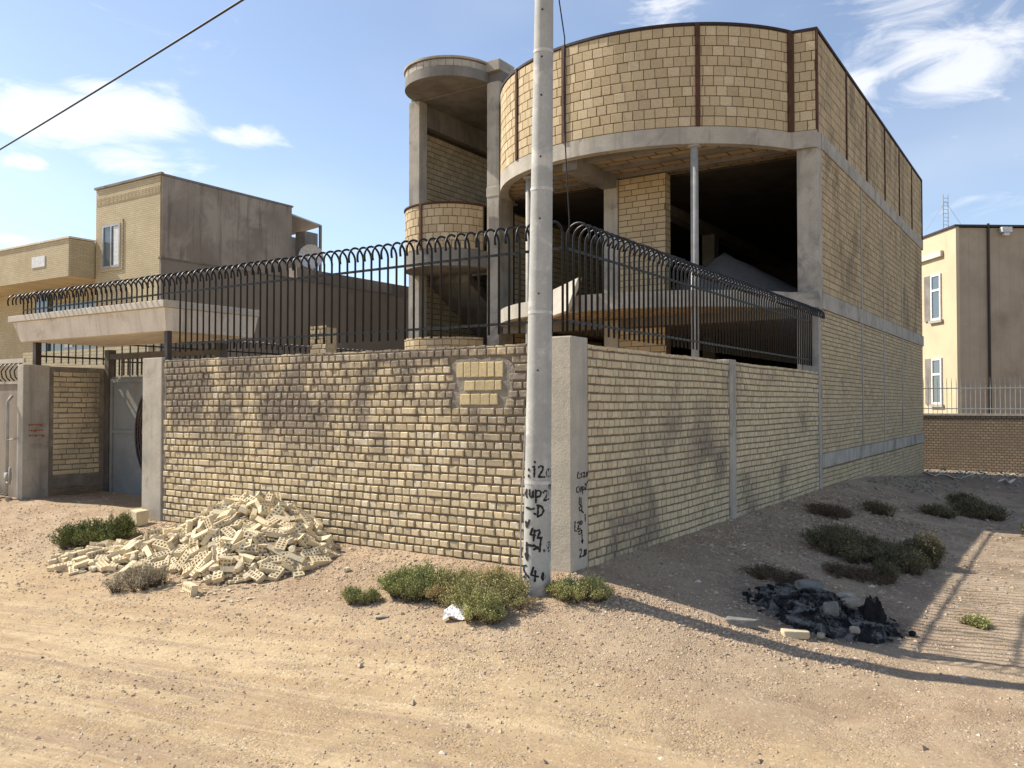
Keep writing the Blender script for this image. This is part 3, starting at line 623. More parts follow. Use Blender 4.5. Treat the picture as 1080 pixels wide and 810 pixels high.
# gate
G = thing('metal_gate', (-7.3, 1.2, .35), 'faded grey blue metal gate with round grille in the shaded entrance recess', 'gate')
def gy(x0, x1, z0, z1, y0=1.16, y1=1.24, nm='leaf', m_='gate'):
    b = MB(); b.box(x0, x1, y0, y1, z0, z1); return b.build(nm, M[m_], G, bevel=.004)
gy(-8.545, -8.44, .3, 2.58, 1.14, 1.26, 'gate_post', 'gate_frame'); gy(-6.0, -5.9, .3, 2.58, 1.14, 1.26, 'gate_post', 'gate_frame')
gy(-8.438, -6.002, 2.44, 2.52, 1.15, 1.25, 'top_rail', 'gate_frame')
for a_, b2 in ((-8.42, -7.22), (-7.20, -6.02)):
    lf = gy(a_, b2, .40, 2.18, 1.18, 1.22, 'leaf')
    lf['_w'] = G['_w']
    for (p, q, r1, r2) in ((a_, a_ + .06, .42, 2.16), (b2 - .06, b2, .42, 2.16)):
        b = MB(); b.box(p + .001, q - .001, 1.155, 1.178, r1, r2); b.build('stile', M['gate'], lf)
    for z in (.42, 1.36, 2.10):
        b = MB(); b.box(a_ + .062, b2 - .062, 1.158, 1.178, z, z + .05); b.build('crossbar', M['gate'], lf)
for k in range(3):
    b = MB(); rr = .62 - k * .09; b.tube([(-7.38 + rr * .62 * math.cos(2 * math.pi * i / 40), 1.15, 1.38 + rr * math.sin(2 * math.pi * i / 40)) for i in range(41)], .017, 6, False); b.build('grille_ring', M['iron_brown'], G)
for k in range(24):
    a = 2 * math.pi * k / 24; b = MB(); b.tube([(-7.38 + .45 * .62 * math.cos(a), 1.15, 1.38 + .45 * math.sin(a)), (-7.38 + .6 * .62 * math.cos(a + .12), 1.15, 1.38 + .6 * math.sin(a + .12))], .01, 5); b.build('grille_scroll', M['iron_brown'], G)
for k in range(22):
    x = -8.38 + k * .11; b = MB(); b.box(x, x + .014, 1.19, 1.21, 2.2, 2.44); b.build('transom_bar', M['iron_brown'], G)
# wall inside the recess, right side and back court wall
c = MB(); c.box(-5.82, -5.6, .24, 1.2, .1, 2.28); c.build('return_wall', M['cement'], fwall)

# ------------------------------------------------------------------ neighbours on the left
nl = thing('neighbour_wall', (-11, .1, .3), 'grey rendered garden wall with curved black grille at the far left edge', 'wall')
c = MB(); c.box(-16, -8.73, .02, .2, -.2, 2.06); c.build('render', M['cement'], nl)
c = MB(); c.box(-16, -8.73, .0, .22, 2.062, 2.10); c.build('coping', M['conc'], nl)
for k in range(40):
    x = -8.85 - k * .12; c = MB(); c.tube([(x, .1, 2.08), (x + .01, .02, 2.16), (x + .02, 0, 2.24), (x + .01, .06, 2.33), (x, .1, 2.36)], .009, 5); c.build('grille_bar', M['iron'], nl, smooth=True)
c = MB(); c.box(-16, -8.75, .085, .115, 2.36, 2.42); c.build('grille_rail', M['canopy_top'], nl)
c = MB(); c.tube([(-8.83, -.08, .3), (-8.83, -.08, 1.82), (-8.83, -.02, 1.9)], .022, 8)
c.tube([(-8.83, -.08, 1.3), (-8.7, -.08, 1.3), (-8.66, -.04, 1.32)], .012, 6); c.tube([(-8.83, -.08, .72), (-8.72, -.1, .70), (-8.70, -.1, .92)], .018, 6)
c.obox((-8.76, -.1, .8), Vector((.045, 0, 0)), Vector((0, .03, 0)), Vector((0, 0, .05)))
solo(c, 'gas_pipe', M['pipe'], (-8.83, -.08, .35), 'thin grey gas riser pipe beside the left gate pillar', 'pipe', smooth=True)
# yellow court wall seen through the gate bars
c = MB(); c.box(-15, -10.6, 3.2, 3.35, 0, 2.85)
solo(c, 'courtyard_wall', M['ybrick_y'], (-12.5, 3.3, .2), 'yellow brick courtyard wall behind the bars under the gate canopy', 'wall')
# two-storey house
A = thing('brick_house', (-24, 12, .2), 'two storey yellow brick house with a grey rendered flank behind the gate', 'house')
c = MB(); c.box(-22.75, -19.35, 9.3, 14.35, 0, 8.62); c.build('wall', M['ybrick_y'], A)
c = MB(); c.box(-19.345, -19.27, 9.33, 14.35, 0, 8.60); c.build('flank_wall', M['cement'], A)['label'] = 'stained grey cement rendered flank'
c = MB(); c.box(-22.8, -19.25, 9.25, 9.35, 8.63, 8.70); c.box(-22.8, -22.7, 9.35, 14.4, 8.63, 8.70); c.box(-19.36, -19.25, 9.35, 14.4, 8.61, 8.67); c.build('coping', M['conc_dark'], A)
c = MB()
for k in range(46): c.box(-22.70 + k * .073, -22.655 + k * .073, 9.285, 9.298, 8.1, 8.32)
c.build('soldier_course', M['ybrick_y'], A)
for (a_, b2, z0, z1, yy) in ((-22.32, -21.35, 6.05, 7.42, 9.3),):
    wn = MB(); 
    for q in ((a_, a_ + .07, z0, z1), (b2 - .07, b2, z0, z1), (a_ + .07, b2 - .07, z0, z0 + .07), (a_ + .07, b2 - .07, z1 - .07, z1), ((a_ + b2) / 2 - .03, (a_ + b2) / 2 + .03, z0 + .07, z1 - .07)):
        wn.box(q[0], q[1], yy - .05, yy - .002, q[2], q[3])
    w_ = wn.build('window', M['wframe'], A)
    gl = MB(); gl.box(a_ + .05, b2 - .05, yy - .022, yy - .004, z0 + .05, z1 - .05); gl.build('pane', M['glass'], w_)
    cu = MB(); cu.box(a_ + .60, a_ + .88, yy - .026, yy - .023, z0 + .08, z1 - .08); cu.build('curtain', M['white'], w_)
    sr = MB()
    for q in ((a_ - .12, a_, z0 - .1, z1 + .12), (b2, b2 + .12, z0 - .1, z1 + .12), (a_, b2, z1 + .002, z1 + .12), (a_, b2, z0 - .1, z0 - .002)): sr.box(q[0], q[1], yy - .03, yy - .001, q[2], q[3])
    sr.build('surround', M['ybrick_y'], w_)
c = MB(); c.box(-36, -22.82, 8.46, 12, 5.78, 6.96); c.build('balcony_front', M['ybrick_y'], A)
c = MB(); c.box(-22.818, -22.77, 8.48, 9.28, 5.79, 6.95); c.build('balcony_side', M['ybrick_x'], A)
c = MB(); c.box(-36, -22.75, 8.42, 9.3, 6.965, 7.02); c.build('balcony_coping', M['canopy'], A)
c = MB(); c.box(-36, -22.8, 9.9, 12, 0, 5.775); c.build('ground_storey_wall', M['ybrick_y'], A)
c = MB(); c.box(-26.3, -23.0, 9.8, 9.895, 2.6, 5.2); c.build('dark_window', M['glass'], A)
c = MB(); c.box(-27.25, -26.45, 9.75, 9.895, 2.2, 5.6); c.build('dark_window', M['glass'], A)
for x in (-24.2, -25.4): 
    c = MB(); c.box(x, x + .5, 9.77, 9.797, 3.7, 5.0); c.build('curtain', M['white'], A)
c = MB(); c.box(-25.0, -24.2, 8.44, 8.457, 6.2, 6.55); c.build('plaque', M['white'], A)
# shed and dish beyond its flank
sh = thing('rooftop_shed', (-19, 16, 5.5), 'small dark open roof shelter behind the grey flank of the brick house', 'shed')
c = MB(); c.box(-19.8, -19.3, 15.0, 15.6, 5, 7.9); c.box(-21, -20.9, 15.0, 16.2, 5, 8.0); c.build('shed_wall', M['conc_dark'], sh)
c = MB(); c.add([(-20.9, 14.4, 8.15), (-19.3, 14.4, 8.35), (-19.3, 15.8, 8.20), (-20.9, 15.8, 8.05), (-20.9, 14.4, 8.2), (-19.3, 14.4, 8.4), (-19.3, 15.8, 8.25), (-20.9, 15.8, 8.1)], [(3, 2, 1, 0), (4, 5, 6, 7), (0, 1, 5, 4), (1, 2, 6, 5), (2, 3, 7, 6), (3, 0, 4, 7)]); c.build('shed_roof', M['wframe'], sh)
c = MB(); c.box(-19.36, -19.28, 15.7, 15.78, 5, 8.2); c.build('shed_post', M['conc_dark'], sh)
c = MB(); hv = [(0, 0, 0)]; hf = []; nn_ = 20
ctr = Vector((-18.95, 14.95, 6.9)); ax = (CAM - ctr); ax.z = 0; ax.normalize(); ux = Vector((-ax.y, ax.x, 0)); uz = Vector((0, 0, 1))
for k in range(0, 5):
    for i in range(nn_):
        a = 6.2832 * i / nn_; rr = .42 * k / 4; hv.append(ux * rr * math.cos(a) + uz * rr * math.sin(a) + ax * (.35 * (k / 4) ** 2))
hv = [Vector(v) + ctr for v in hv[1:]]
for k in range(4):
    for i in range(nn_): hf.append((k * nn_ + i, (k + 1) * nn_ + i, (k + 1) * nn_ + (i + 1) % nn_, k * nn_ + (i + 1) % nn_))
c.add(hv, hf)
dish = thing('satellite_dish', (-18.9, 15.0, 5.8), 'round white satellite dish beside the roof shelter', 'satellite dish')
c.build('reflector', M['white'], dish, smooth=True)
c = MB(); c.tube([(-18.93, 15.0, 5.8), (-18.93, 15.0, 7.0)], .04, 8); c.build('mast', M['wframe'], dish)
# long rendered wall of the next plot
pw = thing('rendered_wall', (-9, 6, .2), 'long brown cement rendered building wall seen through the front fence', 'wall')
c = MB(); c.box(-12.66, -12.6, 4.79, 22, 0, 4.84); c.build('render', M['cement_left'], pw)
c = MB(); c.box(-13.2, -12.903, 8.8, 22, 0, 5.22); c.build('upper_render', M['cement'], pw)
c = MB(); c.box(-12.68, -12.58, 4.77, 22.02, 4.842, 4.88); c.build('coping', M['conc_dark'], pw)
# brick stub in the court
c = bricks(PY(3.2), -6.42, -6.07, .3, 2.98, .11, .075, .012, .012, .004, .2, None, 0, 95)
c.box(-6.42, -6.07, 3.205, 3.4, .2, 2.95)
k = bricks(PX(-6.07), 3.2, 3.4, .3, 2.8, .11, .075, .012, .012, .004, .2, None, 0, 96); n0 = len(c.v); c.add(k.v, k.f)
solo(c, 'brick_stub', M['block'], (-6.25, 3.3, .3), 'narrow upright stub of bright yellow bricks behind the front fence', 'brick stub')

# ------------------------------------------------------------------ right background
fwl = thing('brick_wall', (3, 22, -.2), 'old brown brick wall closing the far end of the vacant lot', 'wall')
c = MB(); c.box(-3, 14, 22, 22.25, -1, 1.43); c.build('brickwork', M['far_brick'], fwl)
c = MB(); c.box(-3.05, 14, 21.97, 22.28, 1.432, 1.49); c.build('coping', M['conc'], fwl)
ff = thing('spiked_fence', (3, 22.12, 1.49), 'thin pale spiked railing on the far brick wall', 'fence')
for z in (1.62, 2.22):
    c = MB(); c.box(-1.5, 9, 22.11, 22.14, z, z + .03); c.build('rail', M['wframe'], ff)
p_ = None
for k in range(64):
    x = -1.4 + k * .125
    if p_ is None:
        c = MB(); c.tube([(x, 22.12, 1.49), (x, 22.12, 2.35), (x, 22.06, 2.55)], [.010, .010, .004], 5); p_ = c.build('spike_bar', M['wframe'], ff)
    else:
        q = p_.copy(); COL.objects.link(q); q.parent = ff; q.location.x = k * .125
# pale two-storey building, turned to the street
fwh = Vector((-rt.y, rt.x, 0))
D0 = 30; K = CAM + rt * (470 / 897 * D0) + fwh * D0; K.z = 0
dl = (fwh * math.cos(R(2.4)) - rt * math.sin(R(2.4)))    # left face runs away from us
dr = Vector((dl.y, -dl.x, 0))
zt = 8.05
FB = thing('apartment_building', (K.x, K.y, -.3), 'pale yellow two storey building beyond the far wall, brown side in shade', 'building')
def slabp(P0, d1, l1, d2, l2, z0, z1, nm, mt, par=None):
    b = MB(); q = [P0, P0 + d1 * l1, P0 + d1 * l1 + d2 * l2, P0 + d2 * l2]
    b.prism([(v.x, v.y) for v in q], z0, z1); return b.build(nm, M[mt], par or FB)
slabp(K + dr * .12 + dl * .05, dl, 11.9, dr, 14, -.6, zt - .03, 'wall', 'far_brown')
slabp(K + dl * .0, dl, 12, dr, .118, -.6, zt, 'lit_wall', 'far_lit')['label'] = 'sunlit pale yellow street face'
slabp(K - dr * .06 - dl * .05, dl, 12.2, dr, 14.3, zt + .002, zt + .07, 'roof_edge', 'iron_brown')
def fwin(s0, s1, z0, z1):
    P0 = K + dl * s0 - dr * .04
    b = MB(); 
    for (u0, u1, v0, v1) in ((s0, s0 + .08, z0, z1), (s1 - .08, s1, z0, z1), (s0 + .08, s1 - .08, z0, z0 + .08), (s0 + .08, s1 - .08, z1 - .08, z1), (s0 + .08, s1 - .08, (z0 * .35 + z1 * .65) - .04, (z0 * .35 + z1 * .65) + .04)):
        q = [K + dl * u0 - dr * .06, K + dl * u1 - dr * .06, K + dl * u1 - dr * .004, K + dl * u0 - dr * .004]; b.prism([(v.x, v.y) for v in q], v0, v1)
    w_ = b.build('window', M['white'], FB)
    q = [K + dl * (s0 + .06) - dr * .03, K + dl * (s1 - .06) - dr * .03, K + dl * (s1 - .06) - dr * .006, K + dl * (s0 + .06) - dr * .006]
    g_ = MB(); g_.prism([(v.x, v.y) for v in q], z0 + .06, z1 - .06); g_.build('pane', M['glass'], w_)
    q = [K + dl * (s0 - .1) - dr * .10, K + dl * (s1 + .1) - dr * .10, K + dl * (s1 + .1) - dr * .004, K + dl * (s0 - .1) - dr * .004]
    g_ = MB(); g_.prism([(v.x, v.y) for v in q], z0 - .1, z0 - .003); g_.build('sill', M['conc'], w_)
    q = [K + dl * (s1 + .003) - dr * .055, K + dl * (s1 + .45) - dr * .055, K + dl * (s1 + .45) - dr * .004, K + dl * (s1 + .003) - dr * .004]
    g_ = MB(); g_.prism([(v.x, v.y) for v in q], z0, z1); g_.build('reveal', M['conc_dark'], w_)
fwin(.95, 1.62, 4.85, 6.55); fwin(.95, 1.62, 1.75, 3.45)
slabp(K + dl * .8 - dr * .12, dl, 6, dr, .11, 7.15, 7.35, 'ledge', 'canopy')
c = MB(); Pq = K + dr * 1.18 + dl * .0; c.tube([(Pq.x, Pq.y, -.3), (Pq.x, Pq.y, zt + .12)], .045, 8); c.build('downpipe', M['iron_brown'], FB)
c = MB(); Pq = K + dr * 1.75 - dl * .12; c.obox((Pq.x, Pq.y, zt - .12), dr * .18, dl * .08, Vector((0, 0, .09))); c.obox((Pq.x, Pq.y, zt - .28), dr * .1, dl * .06, Vector((0, 0, .05))); c.build('floodlight', M['white'], FB)
an = thing('antenna_mast', tuple(K + dl * .85 + dr * .1)[:2] + (zt,), 'thin lattice antenna mast with guy wires on the pale building roof', 'antenna')
Pq = K + dl * .85 + dr * .12
for off in (-.09, .09):
    c = MB(); q = Pq + dr * off; c.tube([(q.x, q.y, zt - .03), (q.x, q.y, zt + 1.35)], .018, 6); c.build('upright', M['wframe'], an)
for k in range(9):
    c = MB(); q0, q1 = Pq - dr * .09, Pq + dr * .09; z = zt + .1 + k * .14; c.tube([(q0.x, q0.y, z), (q1.x, q1.y, z)], .008, 4); c.build('rung', M['wframe'], an)
for sg in (-1, 1):
    c = MB(); q = Pq + dr * sg * .75; c.tube([(Pq.x, Pq.y, zt + 1.1), (q.x, q.y, zt)], .006, 4); c.build('guy_wire', M['wframe'], an)
# treetops over the rendered wall on the left
def blob_leaves(mb, c, rx, ry, rz, n, s, r=rnd, flat_=0):
    for _ in range(n):
        u = r.uniform(-1, 1); a = r.uniform(0, 6.2832); q = math.sqrt(1 - u * u); rr = r.random() ** .33
        p = Vector((c[0] + rx * rr * q * math.cos(a), c[1] + ry * rr * q * math.sin(a), c[2] + rz * rr * u))
        d = Vector((r.gauss(0, 1), r.gauss(0, 1), r.gauss(.3, 1))).normalized(); e = d.orthogonal().normalized(); e.rotate(__import__('mathutils').Quaternion(d, r.uniform(0, 6.28)))
        mb.add([p - e * s * .4, p + e * s * .4, p + d * s], [(0, 1, 2)], r.random())
tr = thing('tree', (-17, 24, .2), 'distant dark green treetop just above the brown rendered wall', 'tree')
c = MB()
for (x, y, z, s) in ((-17, 24, 6.9, 1.0), (-15.8, 25, 6.7, .8), (-18.3, 24, 6.8, .9), (-14.9, 25.5, 6.5, .6)): blob_leaves(c, (x, y, z), s, s, s * .6, 900, .16)
c.build('crown', M['tree'], tr)
c = MB(); c.tube([(-17, 24, 0), (-16.9, 24, 3.5), (-16.8, 24.2, 6.4)], [.18, .13, .05], 8); c.tube([(-16.9, 24, 3.5), (-15.8, 25, 6.3)], [.1, .04], 6); c.tube([(-16.95, 24, 3.2), (-18.2, 24, 6.4)], [.1, .04], 6); c.build('trunk', M['conc_dark'], tr)

# ------------------------------------------------------------------ utility pole
PB = Vector((-.095, -.39, 0)); ptop = 8.6
PBz = gz(PB.x, PB.y)
lean = rt * (.062 / 4.6)
def pc(z): return Vector((PB.x, PB.y, 0)) + Vector((lean.x, lean.y, 0)) * (z - .4)
def pr(z): return .112 - .0078 * z
PO = thing('utility_pole', (PB.x, PB.y, PBz), 'tall tapered grey utility pole in front of the wall corner with black handwriting', 'utility pole')
c = MB(); zs = [PBz - .3 + (ptop + .3 - PBz) * k / 30 for k in range(31)]
c.tube([(pc(z).x, pc(z).y, z) for z in zs], [pr(z) for z in zs], 28); c.build('shaft', M['pole'], PO, smooth=True)
for z in (1.19, 2.50, 3.46, 4.54, 5.6, 6.7):
    c = MB(); c.tube([(pc(z - .012).x, pc(z).y, z - .012), (pc(z + .012).x, pc(z).y, z + .012)], pr(z) + .003, 28); c.build('joint_ring', M['ring'], PO)
tocam = (CAM - pc(1.8)); tocam.z = 0; tocam.normalize()
for z in (2.05, 2.64, 3.22, 3.70, 4.18, 4.48, 4.85, 5.3):
    c = MB(); p = pc(z) + tocam * (pr(z) * .975) + rt * -.012; c.tube([(p.x, p.y, z), (p.x + tocam.x * .006, p.y + tocam.y * .006, z)], .0075, 8); c.build('bolt_hole', M['bolt'], PO)
c = MB()
c.tube([(pc(8).x - .5, pc(8).y - .1, 7.9), (pc(8).x + .5, pc(8).y + .1, 7.9)], .035, 6); c.build('crossarm', M['pole'], PO)
for k in (-1, 1):
    c = MB(); c.tube([(pc(8).x + k * .45, pc(8).y + k * .09, 7.93), (pc(8).x + k * .45, pc(8).y + k * .09, 8.05)], [.05, .03], 8); c.build('insulator', M['white'], PO)
c = MB(); e_ = -rt; p0 = pc(.3) + e_ * (pr(.3) + .012) ; p1 = pc(4.9) + e_ * (pr(4.9) + .006)
c.tube([(p0.x, p0.y, .2), (p0.x, p0.y, .9), (pc(1.7).x + e_.x * pr(1.7), pc(1.7).y + e_.y * pr(1.7), 1.7)], .007, 5); c.build('earth_wire', M['pipe'], PO)
# --- handwriting: strokes traced in sheet units (zoomed photo), laid on the real surfaces
POLE_S = [[(128, 160), (128, 166)], [(128, 190), (128, 197)], [(150, 148), (158, 145), (157, 195)], [(158, 122), (160, 126)],
          [(180, 150), (190, 142), (202, 148), (202, 162), (190, 180), (180, 196), (212, 198)], [(230, 160), (222, 178), (226, 196), (238, 197), (242, 178), (236, 160), (228, 162)],
          [(118, 262), (114, 285), (120, 298)], [(134, 262), (134, 290), (142, 298), (150, 290), (152, 264), (153, 296)],
          [(166, 262), (168, 322)], [(168, 268), (182, 262), (194, 272), (190, 290), (170, 296)],
          [(206, 274), (214, 264), (228, 270), (226, 286), (208, 314), (232, 308)], [(238, 240), (234, 250), (240, 258), (246, 248), (240, 240)],
          [(120, 350), (146, 356), (158, 352)], [(160, 376), (168, 380)], [(180, 335), (178, 392)], [(174, 336), (198, 342), (208, 362), (200, 380), (178, 392)],
          [(118, 420), (122, 448), (136, 410)],
          [(152, 450), (142, 480), (166, 482)], [(164, 458), (158, 508)], [(174, 460), (186, 456), (190, 468), (176, 496), (200, 494)], [(196, 498), (190, 562)],
          [(124, 522), (124, 530), (180, 538), (184, 552), (160, 530)], [(160, 552), (182, 540)], [(212, 556), (214, 562)],
          [(236, 520), (228, 536), (242, 548), (236, 566), (228, 556), (242, 532), (236, 520)],
          [(124, 528), (126, 604)], [(118, 578), (126, 606), (132, 580)],
          [(122, 634), (110, 640), (112, 664), (122, 672), (118, 694), (108, 692)], [(132, 682), (136, 690)],
          [(160, 640), (148, 676), (184, 684)], [(170, 656), (168, 706)], [(206, 668), (200, 688), (208, 702), (216, 686), (208, 668)], [(208, 676), (207, 696)]]
COL_S = [[(372, 178), (366, 206), (378, 210)], [(384, 188), (384, 191)], [(384, 205), (384, 208)], [(394, 184), (395, 208)], [(404, 186), (414, 182), (412, 196), (404, 208), (418, 206)], [(428, 184), (422, 196), (426, 208), (432, 196), (428, 184)],
         [(374, 250), (362, 256), (362, 276), (374, 278)], [(382, 256), (382, 276), (390, 276), (392, 254)], [(398, 254), (400, 290)], [(400, 256), (410, 256), (408, 270), (400, 272)], [(414, 244), (424, 240), (422, 256), (414, 272), (428, 270)], [(432, 232), (430, 238)],
         [(380, 306), (378, 340), (390, 346)], [(390, 310), (390, 350), (378, 356), (380, 372), (394, 370), (396, 352)], [(392, 372), (404, 386)], [(400, 378), (404, 386)],
         [(416, 396), (417, 430)], [(352, 420), (350, 466), (364, 470)], [(366, 430), (378, 424), (378, 440), (366, 462), (384, 460)], [(386, 426), (396, 424), (396, 440), (388, 442), (386, 428)],
         [(372, 476), (386, 468), (396, 474), (384, 490), (374, 486)], [(394, 474), (398, 534)], [(392, 524), (398, 538), (402, 522)],
         [(380, 568), (390, 562), (392, 578), (380, 604), (396, 602)], [(402, 600), (403, 604)], [(410, 574), (408, 602), (416, 604), (416, 574), (410, 574)], [(424, 574), (422, 600)]]
def ribbon(mb, pts, w, surf_):
    P = [Vector((x, y)) for x, y in pts]; D = []
    for i in range(len(P) - 1):
        k = max(1, int((P[i + 1] - P[i]).length / 5))
        D += [P[i].lerp(P[i + 1], j / k) for j in range(k)]
    D.append(P[-1])
    if len(D) == 1: return
    vs = []
    for i, p in enumerate(D):
        d = (D[min(i + 1, len(D) - 1)] - D[max(i - 1, 0)]).normalized(); n_ = Vector((-d.y, d.x)) * w * (1 + .25 * math.sin(i * 1.7 + p.x))
        vs += [surf_(*(p + n_)), surf_(*(p - n_))]
    mb.add(vs, [(2 * i, 2 * i + 1, 2 * i + 3, 2 * i + 2) for i in range(len(D) - 1)])
    for e in (D[0], D[-1]):
        mb.add([surf_(e.x + w * math.cos(a * .785), e.y + w * math.sin(a * .785)) for a in range(8)], [tuple(range(8))])
def on_pole(x, y):
    z = 1.8 - ((460 + y / 4.76) - 425) * 6.62 / 897
    u = max(-.97, min(.97, (x - 177) / 71)); r_ = pr(z) + .0016
    # 12-sided shaft: lay the paint on the nearest flat facet
    p = rt * (u * r_) + tocam * (math.sqrt(1 - u * u) * r_)
    q = pc(z) + p; return (q.x, q.y, z)
def on_col(x, y):
    return (.0018, (x - 335) / 100 * .265, 1.8 - ((460 + y / 4.76) - 425) * 6.98 / 897)
c = MB()
for s_ in POLE_S: ribbon(c, s_, 5.2, on_pole)
c.build('handwriting', M['ink'], PO)['label'] = 'black hand painted figures and arrows'
c = MB()
for s_ in COL_S: ribbon(c, s_, 3.0, on_col)
c.build('handwriting', M['ink'], swall)['label'] = 'small black hand painted figures on the corner column'

# cables
def cable(p, q, sag, r, label, base):
    c = MB(); p, q = Vector(p), Vector(q); pts = []
    for k in range(33):
        s_ = k / 32; v = p.lerp(q, s_); v.z -= sag * 4 * s_ * (1 - s_); pts.append(v)
    c.tube(pts, r, 6); solo(c, 'overhead_cable', M['cable'], base, label, 'cable', smooth=True)
cable((-.1, -.39, 6.44), (-42, 5.6, 6.6), .35, .014, 'thick black overhead cable crossing the sky at the upper left', (-.1, -.39, 6.44))
c = MB(); pts = [(.07, -.30, 5.6), (.06, -.3, 4.95), (.075, -.24, 4.67), (.02, -.16, 4.3), (-.01, -.1, 4.03), (-.03, -.02, 3.6), (-.05, .05, 3.29), (-.08, .09, 3.1)]
c.tube(pts, .0055, 5); c.tube([(-.05, -.35, 6.4), (.07, -.30, 5.6)], .0055, 5)
solo(c, 'hanging_cable', M['cable'], (-.08, .09, 3.1), 'thin black cable hanging down beside the pole to the fence corner', 'cable', smooth=True)

# ------------------------------------------------------------------ shrubs
Q = __import__('mathutils').Quaternion
def shrub(x, y, rx, ry, h, mat, label, n, leaf=.016, group=None, rot=0, seed=0, upright=.5, name='shrub'):
    r = random.Random(seed + 100); z0 = gz(x, y)
    root = thing(name, (x, y, z0), label, 'shrub', group)
    lf = MB(); st = MB()
    nt_ = max(7, int(17 * rx * ry / (.3 * .2)) + 7)
    ca, sa = math.cos(rot), math.sin(rot)
    for k in range(nt_):
        a = r.uniform(0, 6.2832); q = r.random() ** .55 * .88
        lx, ly = rx * q * math.cos(a), ry * q * math.sin(a)
        tx, ty = x + lx * ca - ly * sa, y + lx * sa + ly * ca
        th = h * (1.05 - .42 * q * q) * r.uniform(.6, 1.1); tr_ = min(rx, ry) * r.uniform(.34, .62) + .02; tz = gz(tx, ty)
        tone0 = r.uniform(.1, .8)
        per = int(n / nt_ * r.uniform(.6, 1.4))
        nst = 16
        for s_ in range(nst):            # twigs fan out from the tuft's foot
            aa = r.uniform(0, 6.2832); sp = r.random() ** .6
            tip = Vector((tx + tr_ * sp * math.cos(aa), ty + tr_ * sp * math.sin(aa), tz + th * (1.05 - .45 * sp)))
            base = Vector((tx + r.uniform(-.015, .015), ty + r.uniform(-.015, .015), tz - .01))
            mid = base.lerp(tip, .5) + Vector((r.gauss(0, .008), r.gauss(0, .008), .01))
            st.tube([base, mid, tip], [.0028, .002, .001], 3, False, .3)
            for _ in range(per // nst):
                f_ = .25 + .75 * r.random() ** .6
                p = base.lerp(mid, f_ * 2) if f_ < .5 else mid.lerp(tip, f_ * 2 - 1)
                p += Vector((r.gauss(0, .012), r.gauss(0, .012), r.gauss(0, .010)))
                if p.z < tz + .003: p.z = tz + .004
                d = ((tip - base).normalized() * upright + Vector((r.gauss(0, .6), r.gauss(0, .6), r.gauss(.25, .5)))).normalized()
                e = d.orthogonal().normalized(); e.rotate(Q(d, r.uniform(0, 6.28)))
                s2 = leaf * r.uniform(.6, 1.3)
                lf.add([p, p + d * s2 * .5 + e * s2 * .22, p + d * s2, p + d * s2 * .5 - e * s2 * .22], [(0, 1, 2, 3)], min(1, max(0, tone0 + r.gauss(0, .2))))
    lf.build('foliage', M[mat], root); st.build('stems', M['leaf_brown'], root)
    return root
vx = (-math.atan2(.552, .834))
LANE = math.atan2(rt.y, rt.x)                       # long axis across the view
shrub(-5.55, -.78, .46, .27, .27, 'leaf_dark', 'dark green low shrub left of the heap of cream bricks', 28500, .018, rot=LANE, seed=1)
shrub(-5.42, -.55, .12, .1, .40, 'leaf_dark', 'taller dark sprig rising behind the dark green shrub by the brick heap', 5250, .018, seed=2)
shrub(-3.62, -1.46, .27, .18, .22, 'leaf_grey', 'dry grey twiggy bush in front of the brick heap', 12000, .012, rot=LANE, seed=3, name='dry_bush')
shrub(-1.36, -1.02, .14, .1, .14, 'leaf_mid', 'smallest grey green tuft at the left end of the shrubs by the pole', 5250, .014, seed=4, rot=LANE)
shrub(-.93, -.72, .36, .24, .24, 'leaf_mid', 'spreading green shrub just left of the one touching the pole', 33000, .015, seed=5, rot=LANE)
shrub(-.30, -.70, .40, .26, .24, 'leaf_mix', 'large green and straw coloured shrub at the foot of the utility pole', 36000, .014, seed=6, rot=LANE)
shrub(-.66, -.66, .24, .2, .2, 'leaf_mix', 'low green and straw coloured growth joining the two large shrubs by the pole', 14000, .014, seed=25, rot=LANE)
shrub(-.20, -.98, .17, .12, .21, 'leaf_lit', 'rounded yellow green clump beside the white plastic scrap', 10500, .014, seed=7, rot=LANE)
shrub(.27, -.36, .24, .15, .17, 'leaf_lit', 'small bright green shrub just right of the corner column', 11250, .014, seed=8, rot=LANE)
shrub(1.30, 3.7, .38, .50, .30, 'leaf_dull', 'largest dark olive shrub in the shade of the side wall', 15000, .022, seed=9, rot=LANE)
shrub(1.78, 3.65, .30, .36, .27, 'leaf_dull', 'mid sized dark olive shrub against the right side of the largest one', 10000, .022, seed=10, rot=LANE)
shrub(2.0, 4.25, .20, .25, .36, 'leaf_dull', 'upright dark shrub with spiky top at the right end of the shaded clump', 6000, .022, seed=11, rot=LANE)
shrub(1.62, 2.75, .34, .22, .12, 'leaf_brown', 'flat reddish brown dried shrub between the dark clump and the ash heap', 6000, .015, seed=12, rot=LANE, name='dry_bush')
shrub(1.83, 2.95, .12, .16, .2, 'leaf_dull', 'small olive tuft at the right end of the dried brown shrub', 2600, .018, seed=22, rot=LANE)
shrub(1.10, 1.75, .26, .22, .11, 'leaf_brown', 'dark dried plant at the left rear of the ash heap', 4500, .016, seed=13, rot=LANE, name='dry_bush')
shrub(2.68, 1.85, .15, .11, .08, 'leaf_lit', 'sunlit yellow green tuft on the striped ground at right', 2600, .016, seed=14, rot=LANE)
shrub(1.02, 7.0, .22, .22, .2, 'leaf_dull', 'small dark shrub near the side wall of the unfinished house', 2400, .026, seed=15)
shrub(.62, 5.9, .45, .3, .14, 'leaf_brown', 'low dried brown growth against the side boundary wall', 4000, .02, seed=16, rot=1.57, name='dry_bush')
